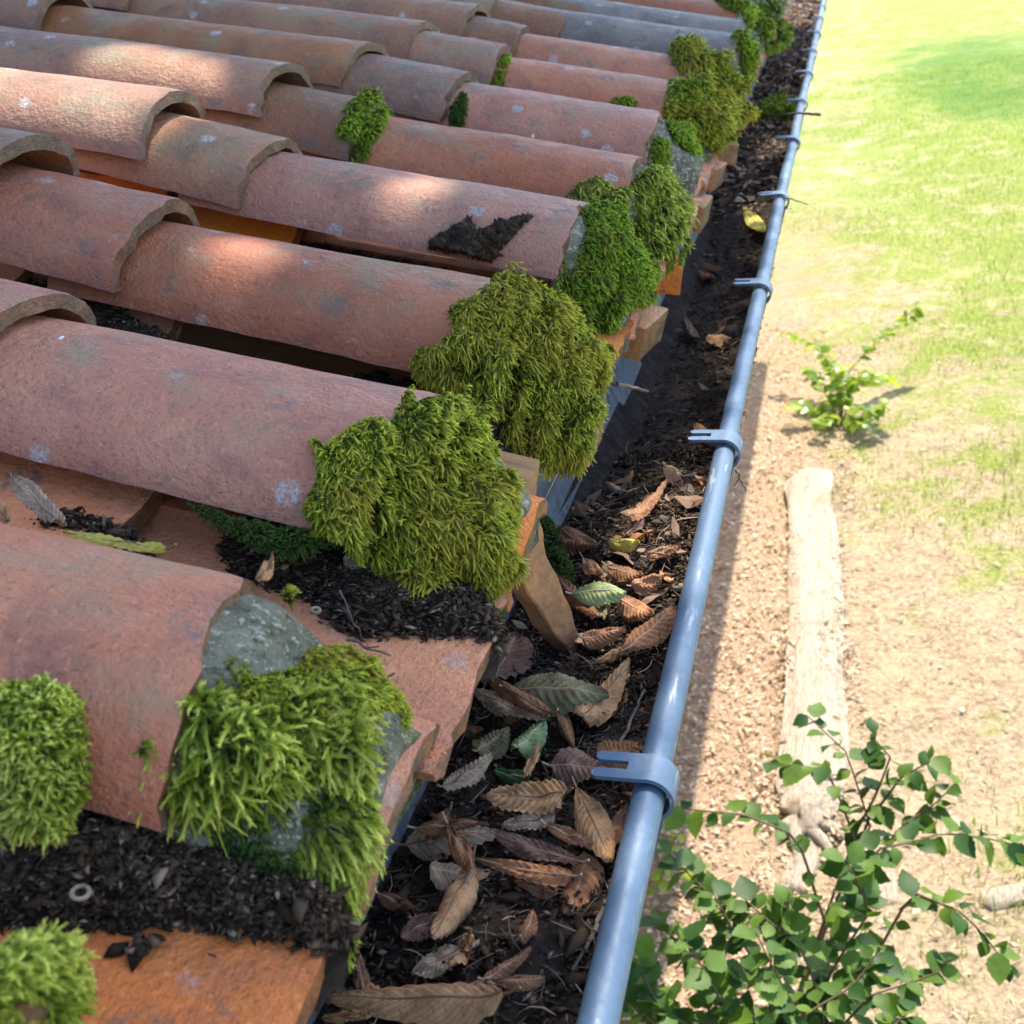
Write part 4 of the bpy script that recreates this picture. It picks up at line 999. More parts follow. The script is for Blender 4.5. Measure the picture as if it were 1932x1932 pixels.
def leaf(p0, p1, wpx, kind, label, z=None, lift=.008, roll=.9, bend=.25, twist=.3, fold=0.0, tilt=0.0, tear=.0, group=LEAF_GRP, n=None, z1=None, stalk=True, face=None):
    """p0 stalk end, p1 tip, in picture coordinates; placed on the debris (or at roof offset n)"""
    if n is not None: A, B = at_n(*p0, n), at_n(*p1, n); up0 = N
    else:
        def hit(p):
            q = at_z(*p, -.03)
            for _ in range(5): q = at_z(*p, float(mould_z(q[0], q[1])) + lift)
            return q
        A, B = hit(p0), hit(p1); up0 = np.array([0, 0, 1.0])
        if z1 is not None: B = at_z(*p1, z1)
        if z is not None: A = at_z(*p0, z)
    ctr = (A + B) / 2 + up0 * .004; L = np.linalg.norm(B - A); d = (B - A) / L
    dist = (ctr - C) @ R[2]
    Wd = wpx / 2 / FPX * dist * (1.35 + .42 * abs(roll))
    up = norm(up0 * .75 + norm(C - ctr) * .55); sd = norm(np.cross(d, up)); up = np.cross(sd, d)
    ca, sa = math.cos(tilt), math.sin(tilt); sd, up = sd * ca + up * sa, up * ca - sd * sa
    seed = (p0[0] * 13 + p0[1] * 7) % 97 / 7
    me, V, nu, nv = leaf_mesh('blade', L * 1.02, Wd, roll, bend, twist, seed, fold, ripple=.0004 + .055 * Wd, tear=tear)
    root = empty('dry_leaf' if kind not in ('green', 'dgreen', 'yellow') else 'fallen_leaf')
    root.matrix_world = Matrix(((sd[0], d[0], up[0], ctr[0]), (sd[1], d[1], up[1], ctr[1]), (sd[2], d[2], up[2], ctr[2]), (0, 0, 0, 1)))
    tag(root, label, 'leaf', group)
    link('blade', me, LM[kind], root)
    mid = [np.array(V[i * (nv + 1) + nv // 2]) * .5 + np.array(V[i * (nv + 1) + nv // 2 + 1]) * .5 for i in range(0, nu + 1, 2)]
    if stalk:
        dd = mid[0] - mid[1]; mid = [mid[0] + dd * q + np.array([0, 0, .0006 * q * q]) for q in (2.4, 1.6, .8)] + mid
    tube('midrib', mid, np.linspace(.0008, .00025, len(mid)), VEIN['c' if 'green' in kind else ('b' if kind in ('brown', 'red', 'mauve', 'olive') else 'a')], root, 5)
    return root
LEAVES = [
 ((952, 1890), (611, 1893), 50, 'tan', 'largest folded tan leaf lying across the gutter at the bottom', dict(roll=.5, bend=.15, twist=.1, fold=.5, lift=.016)),
 ((850, 1572), (893, 1650), 30, 'brown', 'upper curled half of a brown twisted leaf', dict(roll=1.6, bend=.5, lift=.020)),
 ((893, 1640), (820, 1784), 46, 'tan', 'long tan cigar shaped leaf pointing down the gutter', dict(roll=1.9, bend=.35, lift=.014, twist=.5)),
 ((767, 1598), (945, 1574), 50, 'grey', 'wide grey tan leaf touching the gutter back wall', dict(roll=.7, bend=-.4, twist=.6, lift=.012)),
 ((790, 1570), (920, 1560), 28, 'brown', 'narrow curled leaf on top of the grey tan one by the back wall', dict(roll=1.3, bend=-.3, lift=.020)),
 ((838, 1497), (930, 1434), 36, 'grey', 'pale grey rolled leaf standing against the tile corner', dict(roll=2.2, bend=.2, lift=.030, twist=.3)),
 ((1070, 1508), (922, 1516), 92, 'tan', 'broad cupped tan leaf with bold ribs in the middle of the gutter', dict(roll=.75, bend=.5, twist=.2, lift=.020)),
 ((1050, 1545), (950, 1570), 50, 'grey', 'broad pale leaf tucked under the cupped tan leaf', dict(roll=.6, bend=.4, lift=.012)),
 ((1090, 1493), (1150, 1625), 48, 'tan', 'tan leaf with curled edge just left of the nearest bracket', dict(roll=.9, bend=-.3, twist=.5, lift=.016)),
 ((1100, 1640), (938, 1585), 42, 'mauve', 'mauve brown ribbed leaf lying above the split leaf', dict(roll=1.0, bend=.3, lift=.014)),
 ((1084, 1668), (902, 1634), 42, 'red', 'long reddish ribbed leaf pointing left in the middle', dict(roll=.8, bend=.35, lift=.016, twist=.3)),
 ((1037, 1570), (1122, 1602), 34, 'red', 'glossy orange brown rolled leaf near the nearest bracket', dict(roll=1.7, bend=.4, lift=.022)),
 ((1050, 1697), (975, 1676), 26, 'brown', 'short serrated brown leaf half buried in husks', dict(roll=.6, lift=.006)),
 ((985, 1792), (1010, 1732), 26, 'red', 'small reddish rolled leaf among seed husks', dict(roll=1.5, bend=.5)),
 ((916, 1862), (1004, 1802), 24, 'red', 'reddish shrivelled leaf strip above the largest leaf', dict(roll=1.8, bend=.6)),
 ((938, 1866), (1030, 1855), 24, 'red', 'rusty curled scrap touching the largest leaf', dict(roll=1.4, bend=-.4)),
 ((1030, 1368), (900, 1314), 46, 'grey', 'striped grey leaf next to the channel tile corner', dict(roll=1.0, bend=.3, lift=.022, twist=.3)),
 ((1046, 1357), (909, 1280), 28, 'brown', 'brown folded leaf leaning over the striped grey leaf', dict(roll=1.4, bend=.25, lift=.026)),
 ((966, 1303), (1146, 1315), 56, 'olive', 'large dark olive leaf with curled rim', dict(roll=.8, bend=-.45, lift=.024, twist=.3)),
 ((935, 1290), (975, 1205), 82, 'mauve', 'upright serrated mauve brown leaf below the broken shard', dict(roll=.25, bend=.2, lift=.010, twist=.1)),
 ((1100, 1368), (1188, 1260), 48, 'tan', 'tan brown curled leaf next to the blue bead', dict(roll=1.3, bend=.5, lift=.016, twist=.6)),
 ((978, 1420), (1030, 1368), 42, 'green', 'pale green rolled leaf among brown leaves', dict(roll=1.8, bend=.3, lift=.020)),
 ((902, 1428), (962, 1383), 36, 'olive', 'olive yellow crumpled leaf near the tile corner', dict(roll=1.0, bend=.4, lift=.012, twist=.7)),
 ((1000, 1478), (936, 1464), 36, 'dgreen', 'dark green leaf under the cupped tan leaf', dict(roll=.9, lift=.010)),
 ((991, 1475), (1022, 1410), 20, 'tan', 'small tan leaf roll standing behind the cupped leaf', dict(roll=2.2, lift=.018)),
 ((1041, 1450), (1150, 1462), 64, 'mauve', 'crumpled mauve leaf with torn holes', dict(roll=.7, bend=-.5, twist=.8, lift=.010, tear=.35)),
 ((1135, 1452), (1205, 1415), 56, 'brown', 'brown leaf passing under the nearest bracket fork', dict(roll=.6, bend=.4, lift=.010)),
 ((1051, 1330), (1085, 1420), 20, 'brown', 'thin brown leaf strip with a whitish stain', dict(roll=1.8, bend=.4, lift=.012)),
 ((1130, 1176), (1058, 1100), 38, 'red', 'orange brown cigar shaped leaf right of the broken shard', dict(roll=1.8, bend=.2, lift=.016)),
 ((1080, 1124), (1180, 1120), 36, 'green', 'drooping grey green leaf beside the orange brown roll', dict(roll=1.0, bend=-.6, lift=.026)),
 ((1125, 1120), (1140, 1180), 30, 'olive', 'dull green leaf tail hanging under the grey green leaf', dict(roll=1.2, bend=.3, lift=.014)),
 ((1170, 1140), (1236, 1172), 32, 'red', 'bright rusty leaf on the sunlit debris heap', dict(roll=1.2, bend=.5, lift=.012)),
 ((1178, 1240), (1272, 1158), 44, 'brown', 'brown ribbed leaf touching the bead above the curled tan one', dict(roll=1.1, bend=.4, lift=.014)),
 ((1126, 1258), (1180, 1226), 16, 'tan', 'thin tan leaf roll like a small stick', dict(roll=2.4, lift=.014)),
 ((1150, 1030), (1208, 1030), 20, 'yellow', 'yellowish curled leaf on the dark heap', dict(roll=1.4, lift=.010)),
 ((1182, 995), (1258, 926), 32, 'brown', 'brown leaf with upturned tip at the foot of the debris pile', dict(roll=1.2, bend=.8, lift=.016)),
 ((1105, 1068), (1140, 1096), 24, 'tan', 'small tan scrap above the grey green leaf', dict(roll=1.0, bend=.4, lift=.012)),
 ((1100, 1215), (1180, 1195), 28, 'red', 'rust coloured crumpled scrap below the sunlit heap', dict(roll=1.3, bend=.6, lift=.012, tear=.3)),
 ((1150, 1080), (1215, 1095), 26, 'brown', 'dark curled scrap behind the bright rusty leaf', dict(roll=1.3, bend=.4, lift=.012)),
 ((1195, 1115), (1262, 1095), 34, 'red', 'crinkled orange leaf lying close to the bead', dict(roll=.9, bend=.5, lift=.010, tear=.3)),
 ((1222, 1060), (1285, 1040), 30, 'red', 'small orange leaf scrap at the top of the sunlit heap', dict(roll=.8, bend=.4, lift=.008, tear=.3)),
 ((1404, 397), (1442, 444), 24, 'yellow', 'fresh yellow oval leaf lying on bare dark soil in the gutter', dict(roll=.25, bend=.1, twist=.05, lift=.006, z=-.066, z1=-.060)),
 ((1296, 610), (1318, 648), 18, 'grey', 'small pale leaf beyond the forked bracket', dict(roll=1.2, bend=.5)),
 ((1255, 575), (1300, 560), 20, 'brown', 'small brown leaf beside the fourth channel lip', dict(roll=1.2, bend=.5)),
 ((1318, 515), (1345, 530), 16, 'red', 'tiny rusty leaf right of the pale flakes', dict(roll=1.2, bend=.5)),
 ((1330, 505), (1368, 515), 14, 'tan', 'tiny tan leaf curl in the dark hollow', dict(roll=1.5, bend=.5)),
 ((700, 1925), (612, 1932), 26, 'tan', 'tan leaf edge at the very bottom of the gutter', dict(roll=1.0, lift=.02)),
 ((720, 1700), (790, 1725), 26, 'brown', 'dark curled leaf close to the gutter back wall', dict(roll=1.2, bend=.3)),
 ((690, 1890), (675, 1800), 22, 'brown', 'narrow brown leaf below the mossy tile corner', dict(roll=1.5, bend=.3)),
 ((830, 1735), (760, 1780), 30, 'mauve', 'decayed lacy leaf flat on the husks', dict(roll=.3, lift=.004, tear=.4)),
 ((870, 1800), (780, 1850), 30, 'grey', 'skeletal grey leaf remains on the husks', dict(roll=.4, lift=.004, tear=.5)),
 ((1150, 1600), (1185, 1530), 30, 'red', 'crumpled leaf shadowed behind the bracket', dict(roll=1.0, bend=.6, tear=.3)),
 ((850, 1540), (810, 1600), 30, 'brown', 'brown leaf under the pale rolled one', dict(roll=.9, bend=.4, lift=.01)),
 ((1075, 1310), (1135, 1365), 34, 'mauve', 'dark leaf between the olive leaf and the tan curl', dict(roll=.9, bend=.5, lift=.010)),
 ((1180, 1020), (1215, 985), 22, 'mauve', 'dark scrap beside the upturned brown leaf', dict(roll=1.0, bend=.5)),
 ((1060, 1010), (1130, 1045), 30, 'brown', 'dark brown leaf beside the moss strip', dict(roll=.8, bend=.5, lift=.008)),
]
for p0, p1, w, kd, lb, kw in LEAVES: leaf(p0, p1, w, kd, lb, **kw)
RG = 'dry leaves caught between the roof tiles'
leaf((118, 1004), (26, 912), 62, 'grey', 'pale ribbed leaf standing in the channel at the left edge', n=-.045, roll=.6, bend=.25, group=RG)
leaf((313, 1050), (121, 1018), 30, 'yellow', 'long yellowish tan leaf folded along the tile edge', n=-.035, roll=1.3, bend=.15, group=RG)
leaf((492, 1104), (514, 1062), 24, 'tan', 'small rolled tan leaf standing behind the nearest tile crest', n=-.03, roll=1.9, bend=.2, group=RG)
leaf((16, 1000), (-12, 952), 32, 'tan', 'tan leaf edge cut by the left side of the view', n=-.05, roll=1.0, bend=.2, group=RG)

# filler: small nameless-looking dry leaves half sunk in the debris
fill_me = []
for i in range(5):
    me, _, _, _ = leaf_mesh('blade', .034, .010, (.9, 1.6, .5, 1.2, 2.0)[i], (.4, .6, -.5, .2, .3)[i], .5, i * 2.3 + 1, ripple=.0006, nu=18, nv=7, tear=.25 if i % 2 else 0)
    fill_me.append(me)
kinds = ['brown', 'mauve', 'red', 'tan', 'grey', 'brown', 'olive']
fm = {}
fr = random.Random(5)
fills = [(fr.uniform(-.15, -.02), fr.uniform(-.35, .6)) for _ in range(30)] + [(fr.uniform(-.15, -.02), fr.uniform(1.3, 5.5)) for _ in range(60)] + [(fr.uniform(-.15, -.02), fr.uniform(.6, 1.2)) for _ in range(7)]
for i, (x, y) in enumerate(fills):
    kd = fr.choice(kinds); key = (i % 5, kd)
    if key not in fm: me = fill_me[i % 5].copy(); me.materials.clear(); me.materials.append(LM[kd]); fm[key] = me
    o = bpy.data.objects.new('leaf_scrap', fm[key]); col.objects.link(o)
    o.location = (x, y, float(mould_z(x, y)) + .006); o.rotation_euler = (fr.uniform(-.6, .6), fr.uniform(-.6, .6), fr.uniform(0, 6.28)); sc = fr.uniform(.7, 1.5); o.scale = (sc, sc, sc)
    side = 'by the back wall' if x < -.11 else 'beside the bead' if x < -1 or x > -.055 else 'mid gutter'
    kb = int((y + .0) // .5); ords = ['nearest', 'second', 'third', 'fourth', 'fifth', 'sixth', 'seventh', 'eighth', 'ninth', 'tenth', 'eleventh', 'twelfth']
    seg = 'before the nearest bracket' if kb < 0 else 'past the %s bracket' % ords[kb]
    size_w = 'tiny' if o.scale[0] < .95 else 'small' if o.scale[0] < 1.25 else 'larger'
    shape = ('cupped', 'rolled', 'bent up', 'arched', 'tightly rolled')[i % 5]
    cw = {'brown': 'brown', 'mauve': 'dark brown', 'red': 'rusty', 'tan': 'tan', 'grey': 'greyish', 'olive': 'olive'}[kd]
    tag(o, '%s %s %s leaf scrap %s, %s' % (size_w, cw, shape, side, seg) if i != 88 else '%s %s %s torn leaf scrap %s, %s' % (size_w, cw, shape, side, seg), 'leaf scrap', 'leaf scraps in the gutter debris')

# ------------------------------------------------------------------ broken shard, twigs, small finds
def shard():
    """thick flat broken piece of clay leaning from the roof edge down into the gutter"""
    import bmesh
    A = at_n(975, 950, -.085); B = at_z(1095, 1240, -.036); d = norm(B - A)
    nr_ = norm(C - A) * .75 + R[0] * .55 + np.array([0, 0, .25]); nr_ = norm(nr_ - d * np.dot(nr_, d))
    face = [(960, 925), (1002, 930), (1018, 975), (1030, 1010), (1036, 1052), (1052, 1085), (1060, 1118), (1078, 1150), (1086, 1186), (1104, 1214), (1110, 1240), (1090, 1248), (1070, 1222), (1044, 1190), (1022, 1152), (994, 1118), (974, 1080), (960, 1040), (952, 990)]
    bm = bmesh.new(); rr = random.Random(4)
    top = [bm.verts.new(Vector(at_plane(x, y, A, nr_) + nr_ * rr.uniform(-.0012, .0012))) for x, y in face]
    bot = [bm.verts.new(v.co - Vector(nr_) * (.0155 + rr.uniform(-.0015, .0015)) - Vector(R[0]) * .002) for v in top]
    f1 = bm.faces.new(top); bm.faces.new(bot[::-1])
    for i in range(len(top)): bm.faces.new((top[i], bot[i], bot[(i + 1) % len(top)], top[(i + 1) % len(top)]))
    bmesh.ops.recalc_face_normals(bm, faces=bm.faces[:])
    bmesh.ops.bevel(bm, geom=bm.edges[:], offset=.0012, segments=1, affect='EDGES')
    bmesh.ops.triangulate(bm, faces=bm.faces[:])
    bmesh.ops.subdivide_edges(bm, edges=[e for e in bm.edges if e.calc_length() > .008], cuts=2)
    for v in bm.verts: v.co += Vector(mnoise.noise_vector(v.co * 60)) * .0016
    me = bpy.data.meshes.new('tile_shard'); bm.to_mesh(me); bm.free()
    o = link('tile_shard', me, MT_SHARD)
    tag(o, 'broken orange tile shard leaning from the eave into the gutter', 'tile shard')
MT_SHARD = simple('ochre_broken_clay', (.40, .185, .075), (.20, .115, .060), 45, .85, .6, .003)
shard()
def twig(pts, rad, label, mat=MT_TWIG, cat='twig', side=()):
    pts = np.array(pts); t = np.linspace(0, 1, 14); tt = np.linspace(0, 1, len(pts))
    P = np.stack([np.interp(t, tt, pts[:, i]) for i in range(3)], 1); P += .0012 * np.stack([wob(P, 300, 2), wob(P, 300, 4), wob(P, 300, 6)], 1)
    if side:
        root = empty('twig', P[0]); tag(root, label, cat)
        tube('stem', P - P[0], np.linspace(rad, rad * .5, 14), mat, root, 6)
        for a in side: tube('side_shoot', np.array(a) - P[0], rad * .45, mat, root, 5)
    else:
        o = tube('twig', P, np.linspace(rad, rad * .55, 14), mat, None, 6); tag(o, label, cat)
twig([at_n(1125, 715, -.085), at_n(1170, 727, -.08), at_y(1222, 738, .60)], .0028, 'grey broken twig poking out from the biggest moss cushion')
twig([at_n(655, 1205, -.094), at_n(690, 1222, -.093), at_n(740, 1238, -.094)], .0010, 'thin forked dark twig on the orange channel tile', side=[[at_n(690, 1222, -.093), at_n(715, 1220, -.088)]])
twig([at_n(700, 1288, -.1), at_n(745, 1272, -.095)], .0011, 'short grey twig beside the nearest moss cushion')
twig([at_n(-10, 1830, -.085), at_n(60, 1828, -.085), at_n(103, 1830, -.085)], .0016, 'grey twig lying above the corner moss dome')
twig([at_z(1170, 1400, -.015), at_z(1195, 1350, -.010), at_z(1215, 1300, -.006)], .0013, 'slender twig lying along the bead near the curled tan leaf')
twig([at_z(1145, 1700, -.018), at_z(1120, 1760, -.016), at_z(1080, 1830, -.018)], .0017, 'grey twig along the front of the gutter below the nearest bracket')
twig([at_z(1548, 216, .014), at_z(1500, 213, .02), at_z(1450, 222, -.01)], .0035, 'dark stick resting across the bead in the distance')
twig([at_z(1480, 372, .016), at_z(1500, 378, .018), at_z(1525, 386, .010)], .0012, 'fine twig sticking out over the bead')
twig([at_z(1290, 463, -.03), at_z(1240, 461, -.02)], .0018, 'pale straight stalk beside the fifth channel lip')
twig([at_z(1390, 885, -.004), at_z(1396, 905, -.02), at_z(1408, 925, -.05)], .0012, 'dead rootlets hanging outside the bead beyond a bracket', side=[[at_z(1396, 900, -.02), at_z(1385, 918, -.04)], [at_z(1400, 908, -.02), at_z(1412, 905, -.03)]])
twig([at_n(640, 1115, -.06), at_n(668, 1170, -.07), at_n(690, 1210, -.085)], .0006, 'hair thin root curving over the black channel soil')
# snail shell and droppings
def ring_shell(p, n, label, r=.0034):
    c0 = at_n(*p, n); o_ = []
    V, F = [], []
    for i in range(20):
        a = 2 * math.pi * i / 20
        for k in range(6):
            b = 2 * math.pi * k / 6; V.append(c0 + norm(S * .2 + YV * -.3 + N)[None, :][0] * (math.sin(b) * .0016) + (S * math.cos(a) + YV * math.sin(a)) * (r + .0011 * math.cos(b)))
    for i in range(20):
        for k in range(6): F.append((i * 6 + k, ((i + 1) % 20) * 6 + k, ((i + 1) % 20) * 6 + (k + 1) % 6, i * 6 + (k + 1) % 6))
    o = link('nut_shell', mesh('nut_shell', V, F), MT_SHELL); tag(o, label, 'nut shell')
ring_shell((152, 1684), -.078, 'open round nut shell rim on the near black soil')
ring_shell((595, 1152), -.076, 'small pale ring shaped husk on the channel soil', .0024)
def dropping(p, n, row, label, size=.004):
    yc = Y0 + PIT * row; c0 = at_n(*p, n); V, F = [], []
    nn = norm(N * 1 + YV * ((c0[1] - yc) / .10) * .9)
    a_ = norm(np.cross(nn, S)); b_ = np.cross(nn, a_)
    V.append(c0 + nn * .0012)
    for k in range(12):
        a = 2 * math.pi * k / 12; rr = size * (1 + .4 * math.sin(k * 2.3 + p[0])); V.append(c0 + (a_ * math.cos(a) * 1.0 + b_ * math.sin(a) * .6) * rr - nn * .0004)
    F = [(0, 1 + k, 1 + (k + 1) % 12) for k in range(12)]
    o = link('bird_dropping', mesh('bird_dropping', V, F), MT_WHITE); tag(o, label, 'bird dropping', 'white specks on the tiles')
dropping((950, 388), -.006, 3, 'small white bird dropping above the black dirt clod')
dropping((115, 637), -.002, 1, 'white speck near the upper end of the second row tile', .0022)
dropping((1005, 257), -.012, 5, 'white speck in the middle of the sixth row tile', .003)
dropping((1035, 353), -.035, 4, 'pale streak low on the fifth row tile', .004)
dropping((895, 108), -.006, 7, 'tiny white speck near the top of the roof', .003)
# soil crumbs on the nearest channel
def crumbs(p, n, label, nb, sp):
    c0 = at_n(*p, n); P = c0 + rng.normal(size=(nb, 3)) * [sp, sp, sp * .35] + N * .003
    V, F, A = bits(P, N[None, :], .0017, flat=.9, lenr=(.8, 1.8)); o = link('dirt_crumb', fast_mesh('dirt_crumb', V, F, {'rnd': A}, True), MT_BITS); tag(o, label, 'dirt crumb')
crumbs((265, 1800), -.10, 'lone dark dirt crumb with a striped seed on the nearest channel tile', 60, .0030)
crumbs((400, 1818), -.105, 'tiny mossy crumb on the nearest channel tile', 8, .002)

# ------------------------------------------------------------------ shrubs
def green_mat(name, a, b, tr, gloss=.35):
    m = M(name); oi = m.n('ShaderNodeObjectInfo').outputs['Random']; co = m.coord()
    c = m.mix(m.ramp(oi, 0, 1), a, b); c = m.mix(m.ramp(m.noise(co, 40, 3), .4, .7, 0, .3), c, tuple(x * .6 for x in a))
    return m.done(c, gloss, None, 0, .3, (tr, (1.6, 1.7, .5)))
MT_SHRUB = green_mat('dark_shrub_leaf', (.018, .062, .011), (.085, .155, .018), .30, .55)
MT_BRIGHT = green_mat('bright_shrub_leaf', (.13, .22, .03), (.26, .33, .04), .45, .3)
MT_STEM = simple('brown_stem', (.12, .08, .05), (.07, .05, .03), 60)
def green_leaf_mesh(L, w, seed, ser=True):
    V = []; F = []; n = 12
    for i in range(n + 1):
        u = i / n; ww = w * 1.15 * math.sin(math.pi * u ** .78) ** 1.05 * (1 + (.16 if i % 2 else 0) * ser); b = .15 * L * math.sin(u * 2.4 + seed)
        V += [(-ww, L * u, b + ww * .22), (0, L * u, b), (ww, L * u, b + ww * .25)]
    for i in range(n):
        for k in range(2): F.append((i * 3 + k, i * 3 + k + 1, (i + 1) * 3 + k + 1, (i + 1) * 3 + k))
    return mesh('leaf', V, F, True)
def shrub(name, label, base, sprays, leafL, leafW, mat, nleaf, seed, droop=.2):
    root = empty(name, base); tag(root, label, 'shrub', 'leafy shrubs growing from the ground')
    ms = [green_leaf_mesh(leafL * f, leafW * f, q) for f, q in ((1, 0), (.8, 1), (1.15, 2), (.65, 3))]
    for m_ in ms: m_.materials.append(mat)
    rr = random.Random(seed); pos = []
    for sp, dens in sprays:
        sp = np.array(sp) - base; n = 16; t = np.linspace(0, 1, n); tt = np.linspace(0, 1, len(sp))
        P = np.stack([np.interp(t, tt, sp[:, i]) for i in range(3)], 1); L = np.linalg.norm(np.diff(P, axis=0), axis=1).sum()
        P += .010 * np.stack([wob(P, 12, seed), wob(P, 12, seed + 2), wob(P, 12, seed + 4)], 1) * np.linspace(0, 1, n)[:, None]
        tube('stem', P, np.linspace(.0045, .0014, n), MT_STEM, root, 6)
        m_ = int(dens)
        for i in range(m_):
            u = .25 + .75 * (i + .5) / m_; q = np.array([np.interp(u, t, P[:, a]) for a in range(3)]); dr = norm(np.array([np.interp(min(1, u + .05), t, P[:, a]) - np.interp(max(0, u - .05), t, P[:, a]) for a in range(3)]))
            pos.append((q, dr, 1 if i % 2 else -1))
    for i, (q, dr, sg) in enumerate(pos):
        sd = norm(np.cross(dr, np.array([0, 0, 1.0])) + 1e-3) * sg
        d = norm(dr * rr.uniform(.3, .9) + sd * rr.uniform(.5, 1.2) + np.array([0, 0, rr.uniform(-.6, .35) - droop]) + np.array([rr.gauss(0, .25), rr.gauss(0, .25), 0]))
        up = norm(np.array([rr.gauss(0, .45), rr.gauss(0, .45), 1.0])); xs = norm(np.cross(d, up)); up = np.cross(xs, d)
        o = bpy.data.objects.new('leaf', ms[rr.randrange(4)]); col.objects.link(o); o.parent = root
        p_ = q + d * .004; o.scale = (1, 1, 1)
        o.matrix_local = Matrix(((xs[0], d[0], up[0], p_[0]), (xs[1], d[1], up[1], p_[1]), (xs[2], d[2], up[2], p_[2]), (0, 0, 0, 1)))
    return root
def dpt(px, py, d): return at_depth(px, py, d)
bs = at_z(1430, 2080, GROUND)
def spray(pts, dens): return (([bs] if True else []) + [dpt(*p) for p in pts], dens)
sprays = [
 ([dpt(1500, 1990, 3.0), dpt(1590, 1750, 2.8), dpt(1640, 1560, 2.8), dpt(1590, 1420, 2.8), dpt(1515, 1350, 2.85)], 26),
 ([dpt(1620, 1600, 2.8), dpt(1560, 1450, 2.7), dpt(1460, 1440, 2.7)], 16),
 ([dpt(1620, 1560, 2.8), dpt(1680, 1430, 2.8), dpt(1640, 1390, 2.8)], 12),
 ([dpt(1640, 1540, 2.8), dpt(1700, 1470, 2.75), dpt(1765, 1430, 2.7)], 14),
 ([dpt(1600, 1700, 2.8), dpt(1700, 1560, 2.7), dpt(1760, 1520, 2.7), dpt(1800, 1480, 2.7)], 16),
 ([dpt(1560, 1800, 2.7), dpt(1640, 1600, 2.6), dpt(1780, 1570, 2.6), dpt(1930, 1600, 2.6)], 30),
 ([dpt(1560, 1750, 2.6), dpt(1500, 1580, 2.5), dpt(1400, 1540, 2.5), dpt(1280, 1528, 2.5)], 18),
 ([dpt(1600, 1900, 2.6), dpt(1720, 1680, 2.5), dpt(1820, 1720, 2.4), dpt(1915, 1830, 2.4)], 26),
 ([dpt(1500, 1960, 2.8), dpt(1420, 1800, 2.6), dpt(1330, 1680, 2.6), dpt(1260, 1600, 2.6)], 26),
 ([dpt(1480, 1980, 2.7), dpt(1350, 1850, 2.5), dpt(1240, 1740, 2.5)], 28),
 ([dpt(1450, 1990, 2.6), dpt(1450, 1800, 2.4), dpt(1500, 1690, 2.4)], 24),
 ([dpt(1500, 2000, 2.5), dpt(1560, 1850, 2.4), dpt(1640, 1720, 2.4), dpt(1600, 1620, 2.4)], 26),
 ([dpt(1440, 2000, 2.6), dpt(1300, 1920, 2.4), dpt(1210, 1860, 2.4)], 26),
 ([dpt(1520, 2000, 2.5), dpt(1650, 1880, 2.4), dpt(1780, 1830, 2.4)], 22),
 ([dpt(1420, 2010, 2.4), dpt(1380, 1900, 2.3), dpt(1300, 1780, 2.3)], 24),
 ([dpt(1420, 2010, 2.4), dpt(1500, 1900, 2.3), dpt(1430, 1760, 2.3)], 22),
 ([dpt(1500, 2030, 2.5), dpt(1560, 1930, 2.4), dpt(1500, 1780, 2.4), dpt(1400, 1700, 2.4)], 26),
 ([dpt(1400, 2050, 2.4), dpt(1280, 1960, 2.3), dpt(1190, 1900, 2.3)], 22),
 ([dpt(1500, 2050, 2.4), dpt(1640, 1960, 2.3), dpt(1720, 1900, 2.3)], 20),
 ([dpt(1400, 2050, 2.5), dpt(1330, 1900, 2.4), dpt(1380, 1760, 2.4), dpt(1340, 1690, 2.4)], 26),
 ([dpt(1480, 2050, 2.4), dpt(1350, 1960, 2.3), dpt(1250, 1900, 2.3), dpt(1200, 1800, 2.3)], 24),
 ([dpt(1500, 2050, 2.4), dpt(1450, 1960, 2.3), dpt(1600, 1860, 2.3), dpt(1650, 1800, 2.3)], 24),
]
half = len(sprays) // 2
shrub('leafy_shrub', 'dark green shrub with long leafy sprays reaching over the pale logs', bs, [([bs] + s_, int(d_ * 1.2)) for s_, d_ in sprays[:9]], .054, .0165, MT_SHRUB, 0, 3)
bs2 = at_z(1330, 2060, GROUND)
shrub('leafy_shrub', 'dense dark green bush close to the bottom of the gutter', bs2, [([bs2] + s_, int(d_ * 1.45)) for s_, d_ in sprays[9:]], .054, .0180, MT_SHRUB, 0, 4)
b3 = at_z(1585, 800, GROUND)
def gp(px, py, h): return at_z(px, py, GROUND + h)
shrub('small_shrub', 'small bright yellow green sapling on the dry lawn', b3, [
  ([b3, gp(1590, 760, .12), gp(1600, 720, .22), gp(1560, 680, .3)], 36), ([b3, gp(1560, 750, .12), gp(1530, 700, .25)], 27), ([b3, gp(1540, 770, .1), gp(1500, 765, .15)], 18),
  ([b3, gp(1600, 770, .1), gp(1640, 775, .16), gp(1665, 765, .2)], 23), ([b3, gp(1600, 720, .2), gp(1640, 705, .25), gp(1675, 720, .3)], 27),
  ([b3, gp(1590, 720, .15), gp(1545, 660, .3), gp(1480, 625, .38)], 32), ([b3, gp(1600, 700, .2), gp(1650, 650, .35), gp(1700, 610, .42), gp(1735, 570, .5)], 41),
  ([b3, gp(1570, 780, .08), gp(1545, 800, .12)], 18), ([b3, gp(1610, 790, .08), gp(1640, 800, .12)], 18), ([b3, gp(1580, 740, .2), gp(1575, 700, .3)], 23)], .075, .030, MT_BRIGHT, 0, 6)
b4 = at_z(1262, 1640, GROUND)
shrub('small_shrub', 'bright green seedling in the shade strip beside the bead', b4, [([b4, gp(1262, 1600, .1), gp(1280, 1570, .15)], 8), ([b4, gp(1250, 1640, .1), gp(1240, 1680, .1)], 8), ([b4, gp(1300, 1640, .1), gp(1330, 1660, .1)], 8)], .045, .016, MT_BRIGHT, 0, 8)

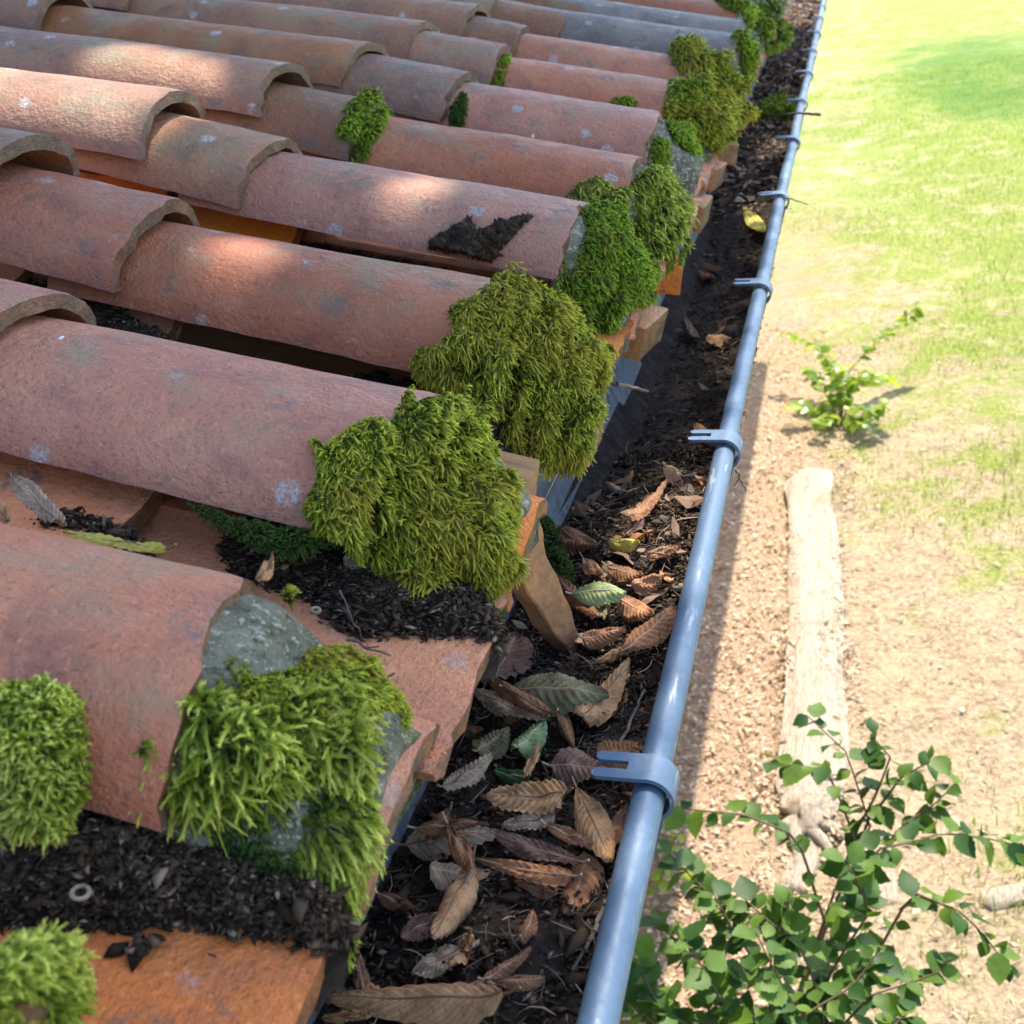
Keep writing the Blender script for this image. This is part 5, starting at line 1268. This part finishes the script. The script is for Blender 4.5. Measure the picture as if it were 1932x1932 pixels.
# ------------------------------------------------------------------ the tree that overhangs and shades the roof
tree = empty('overhanging_tree', (-4.2, 8.5, GROUND)); tag(tree, 'leafy tree overhanging the roof and shading it from the sun', 'tree')
tb = np.array([-4.2, 8.5, GROUND])
limb = [np.array([0, 0, 0]), np.array([.1, -.2, 2.2]), np.array([.4, -.8, 4.6]), np.array([1.1, -1.8, 7.0])]
tube('trunk', limb, [.26, .22, .17, .09], MT_BARK, tree, 12)
for q in ((4.2, -6.2, 5.9), (2.6, -7.2, 6.2), (4.6, -4.0, 6.2), (1.8, -5.4, 6.0), (4.8, -2.4, 6.6)):
    tube('limb', [limb[2], (limb[2] + np.array(q)) / 2 + [0, 0, .4], np.array(q)], [.09, .06, .02], MT_BARK, tree, 8)
n = 34000
T = np.stack([rng.uniform(-3.3, -.006, n), rng.uniform(-1.6, 4.6, n), np.zeros(n)], 1)
T[:, 0] = np.where(rng.uniform(0, 1, n) < .35, rng.uniform(-1.2, -.006, n), T[:, 0])
gaps = [((-.664, .66, .385), .14), ((-.66, .57, .36), .12), ((-.65, .48, .34), .08), ((-.358, .345, .284), .030), ((-.292, .612, .264), .036), ((-.047, .33, -.05), .045), ((-.03, .42, -.04), .03), ((-.06, .24, -.05), .03), ((-.05, 1.70, -.05), .03), ((-.06, 2.2, -.04), .04)]
keep = np.ones(n, bool)
for g, r_ in gaps:
    g = np.array(g); t0 = g - SUN * (g[2] / SUN[2]); keep &= np.linalg.norm((T[:, :2] - t0[:2]) * [1, .75], axis=1) > r_ + .028
T = T[keep]; n = len(T)
P = T + SUN * rng.uniform(3.6, 5.6, n)[:, None] - tb
d = norm(rng.normal(size=(n, 3))); up = norm(rng.normal(size=(n, 3)) * .6 + SUN); s_ = norm(np.cross(d, up)); d = np.cross(up, s_)
L = rng.uniform(.05, .085, n)[:, None]
lim = (T[:, 0] > -.10)
L[lim] *= .45
V = np.stack([P - d * L, P - s_ * L * .55, P + d * L, P + s_ * L * .55], 1).reshape(-1, 3); b = np.arange(n)[:, None] * 4
F = np.concatenate([b + np.array([[0, 1, 2]]), b + np.array([[0, 2, 3]])])
m = M('tree_foliage'); MT_TREE = m.done((.05, .10, .025), .6, None, 0, .3, (.25, (1.4, 1.6, .6)))
link('crown', fast_mesh('crown', V, F, None, False), MT_TREE, tree)
print('tris', sum(len(o.data.polygons) for o in bpy.data.objects if o.type == 'MESH'))
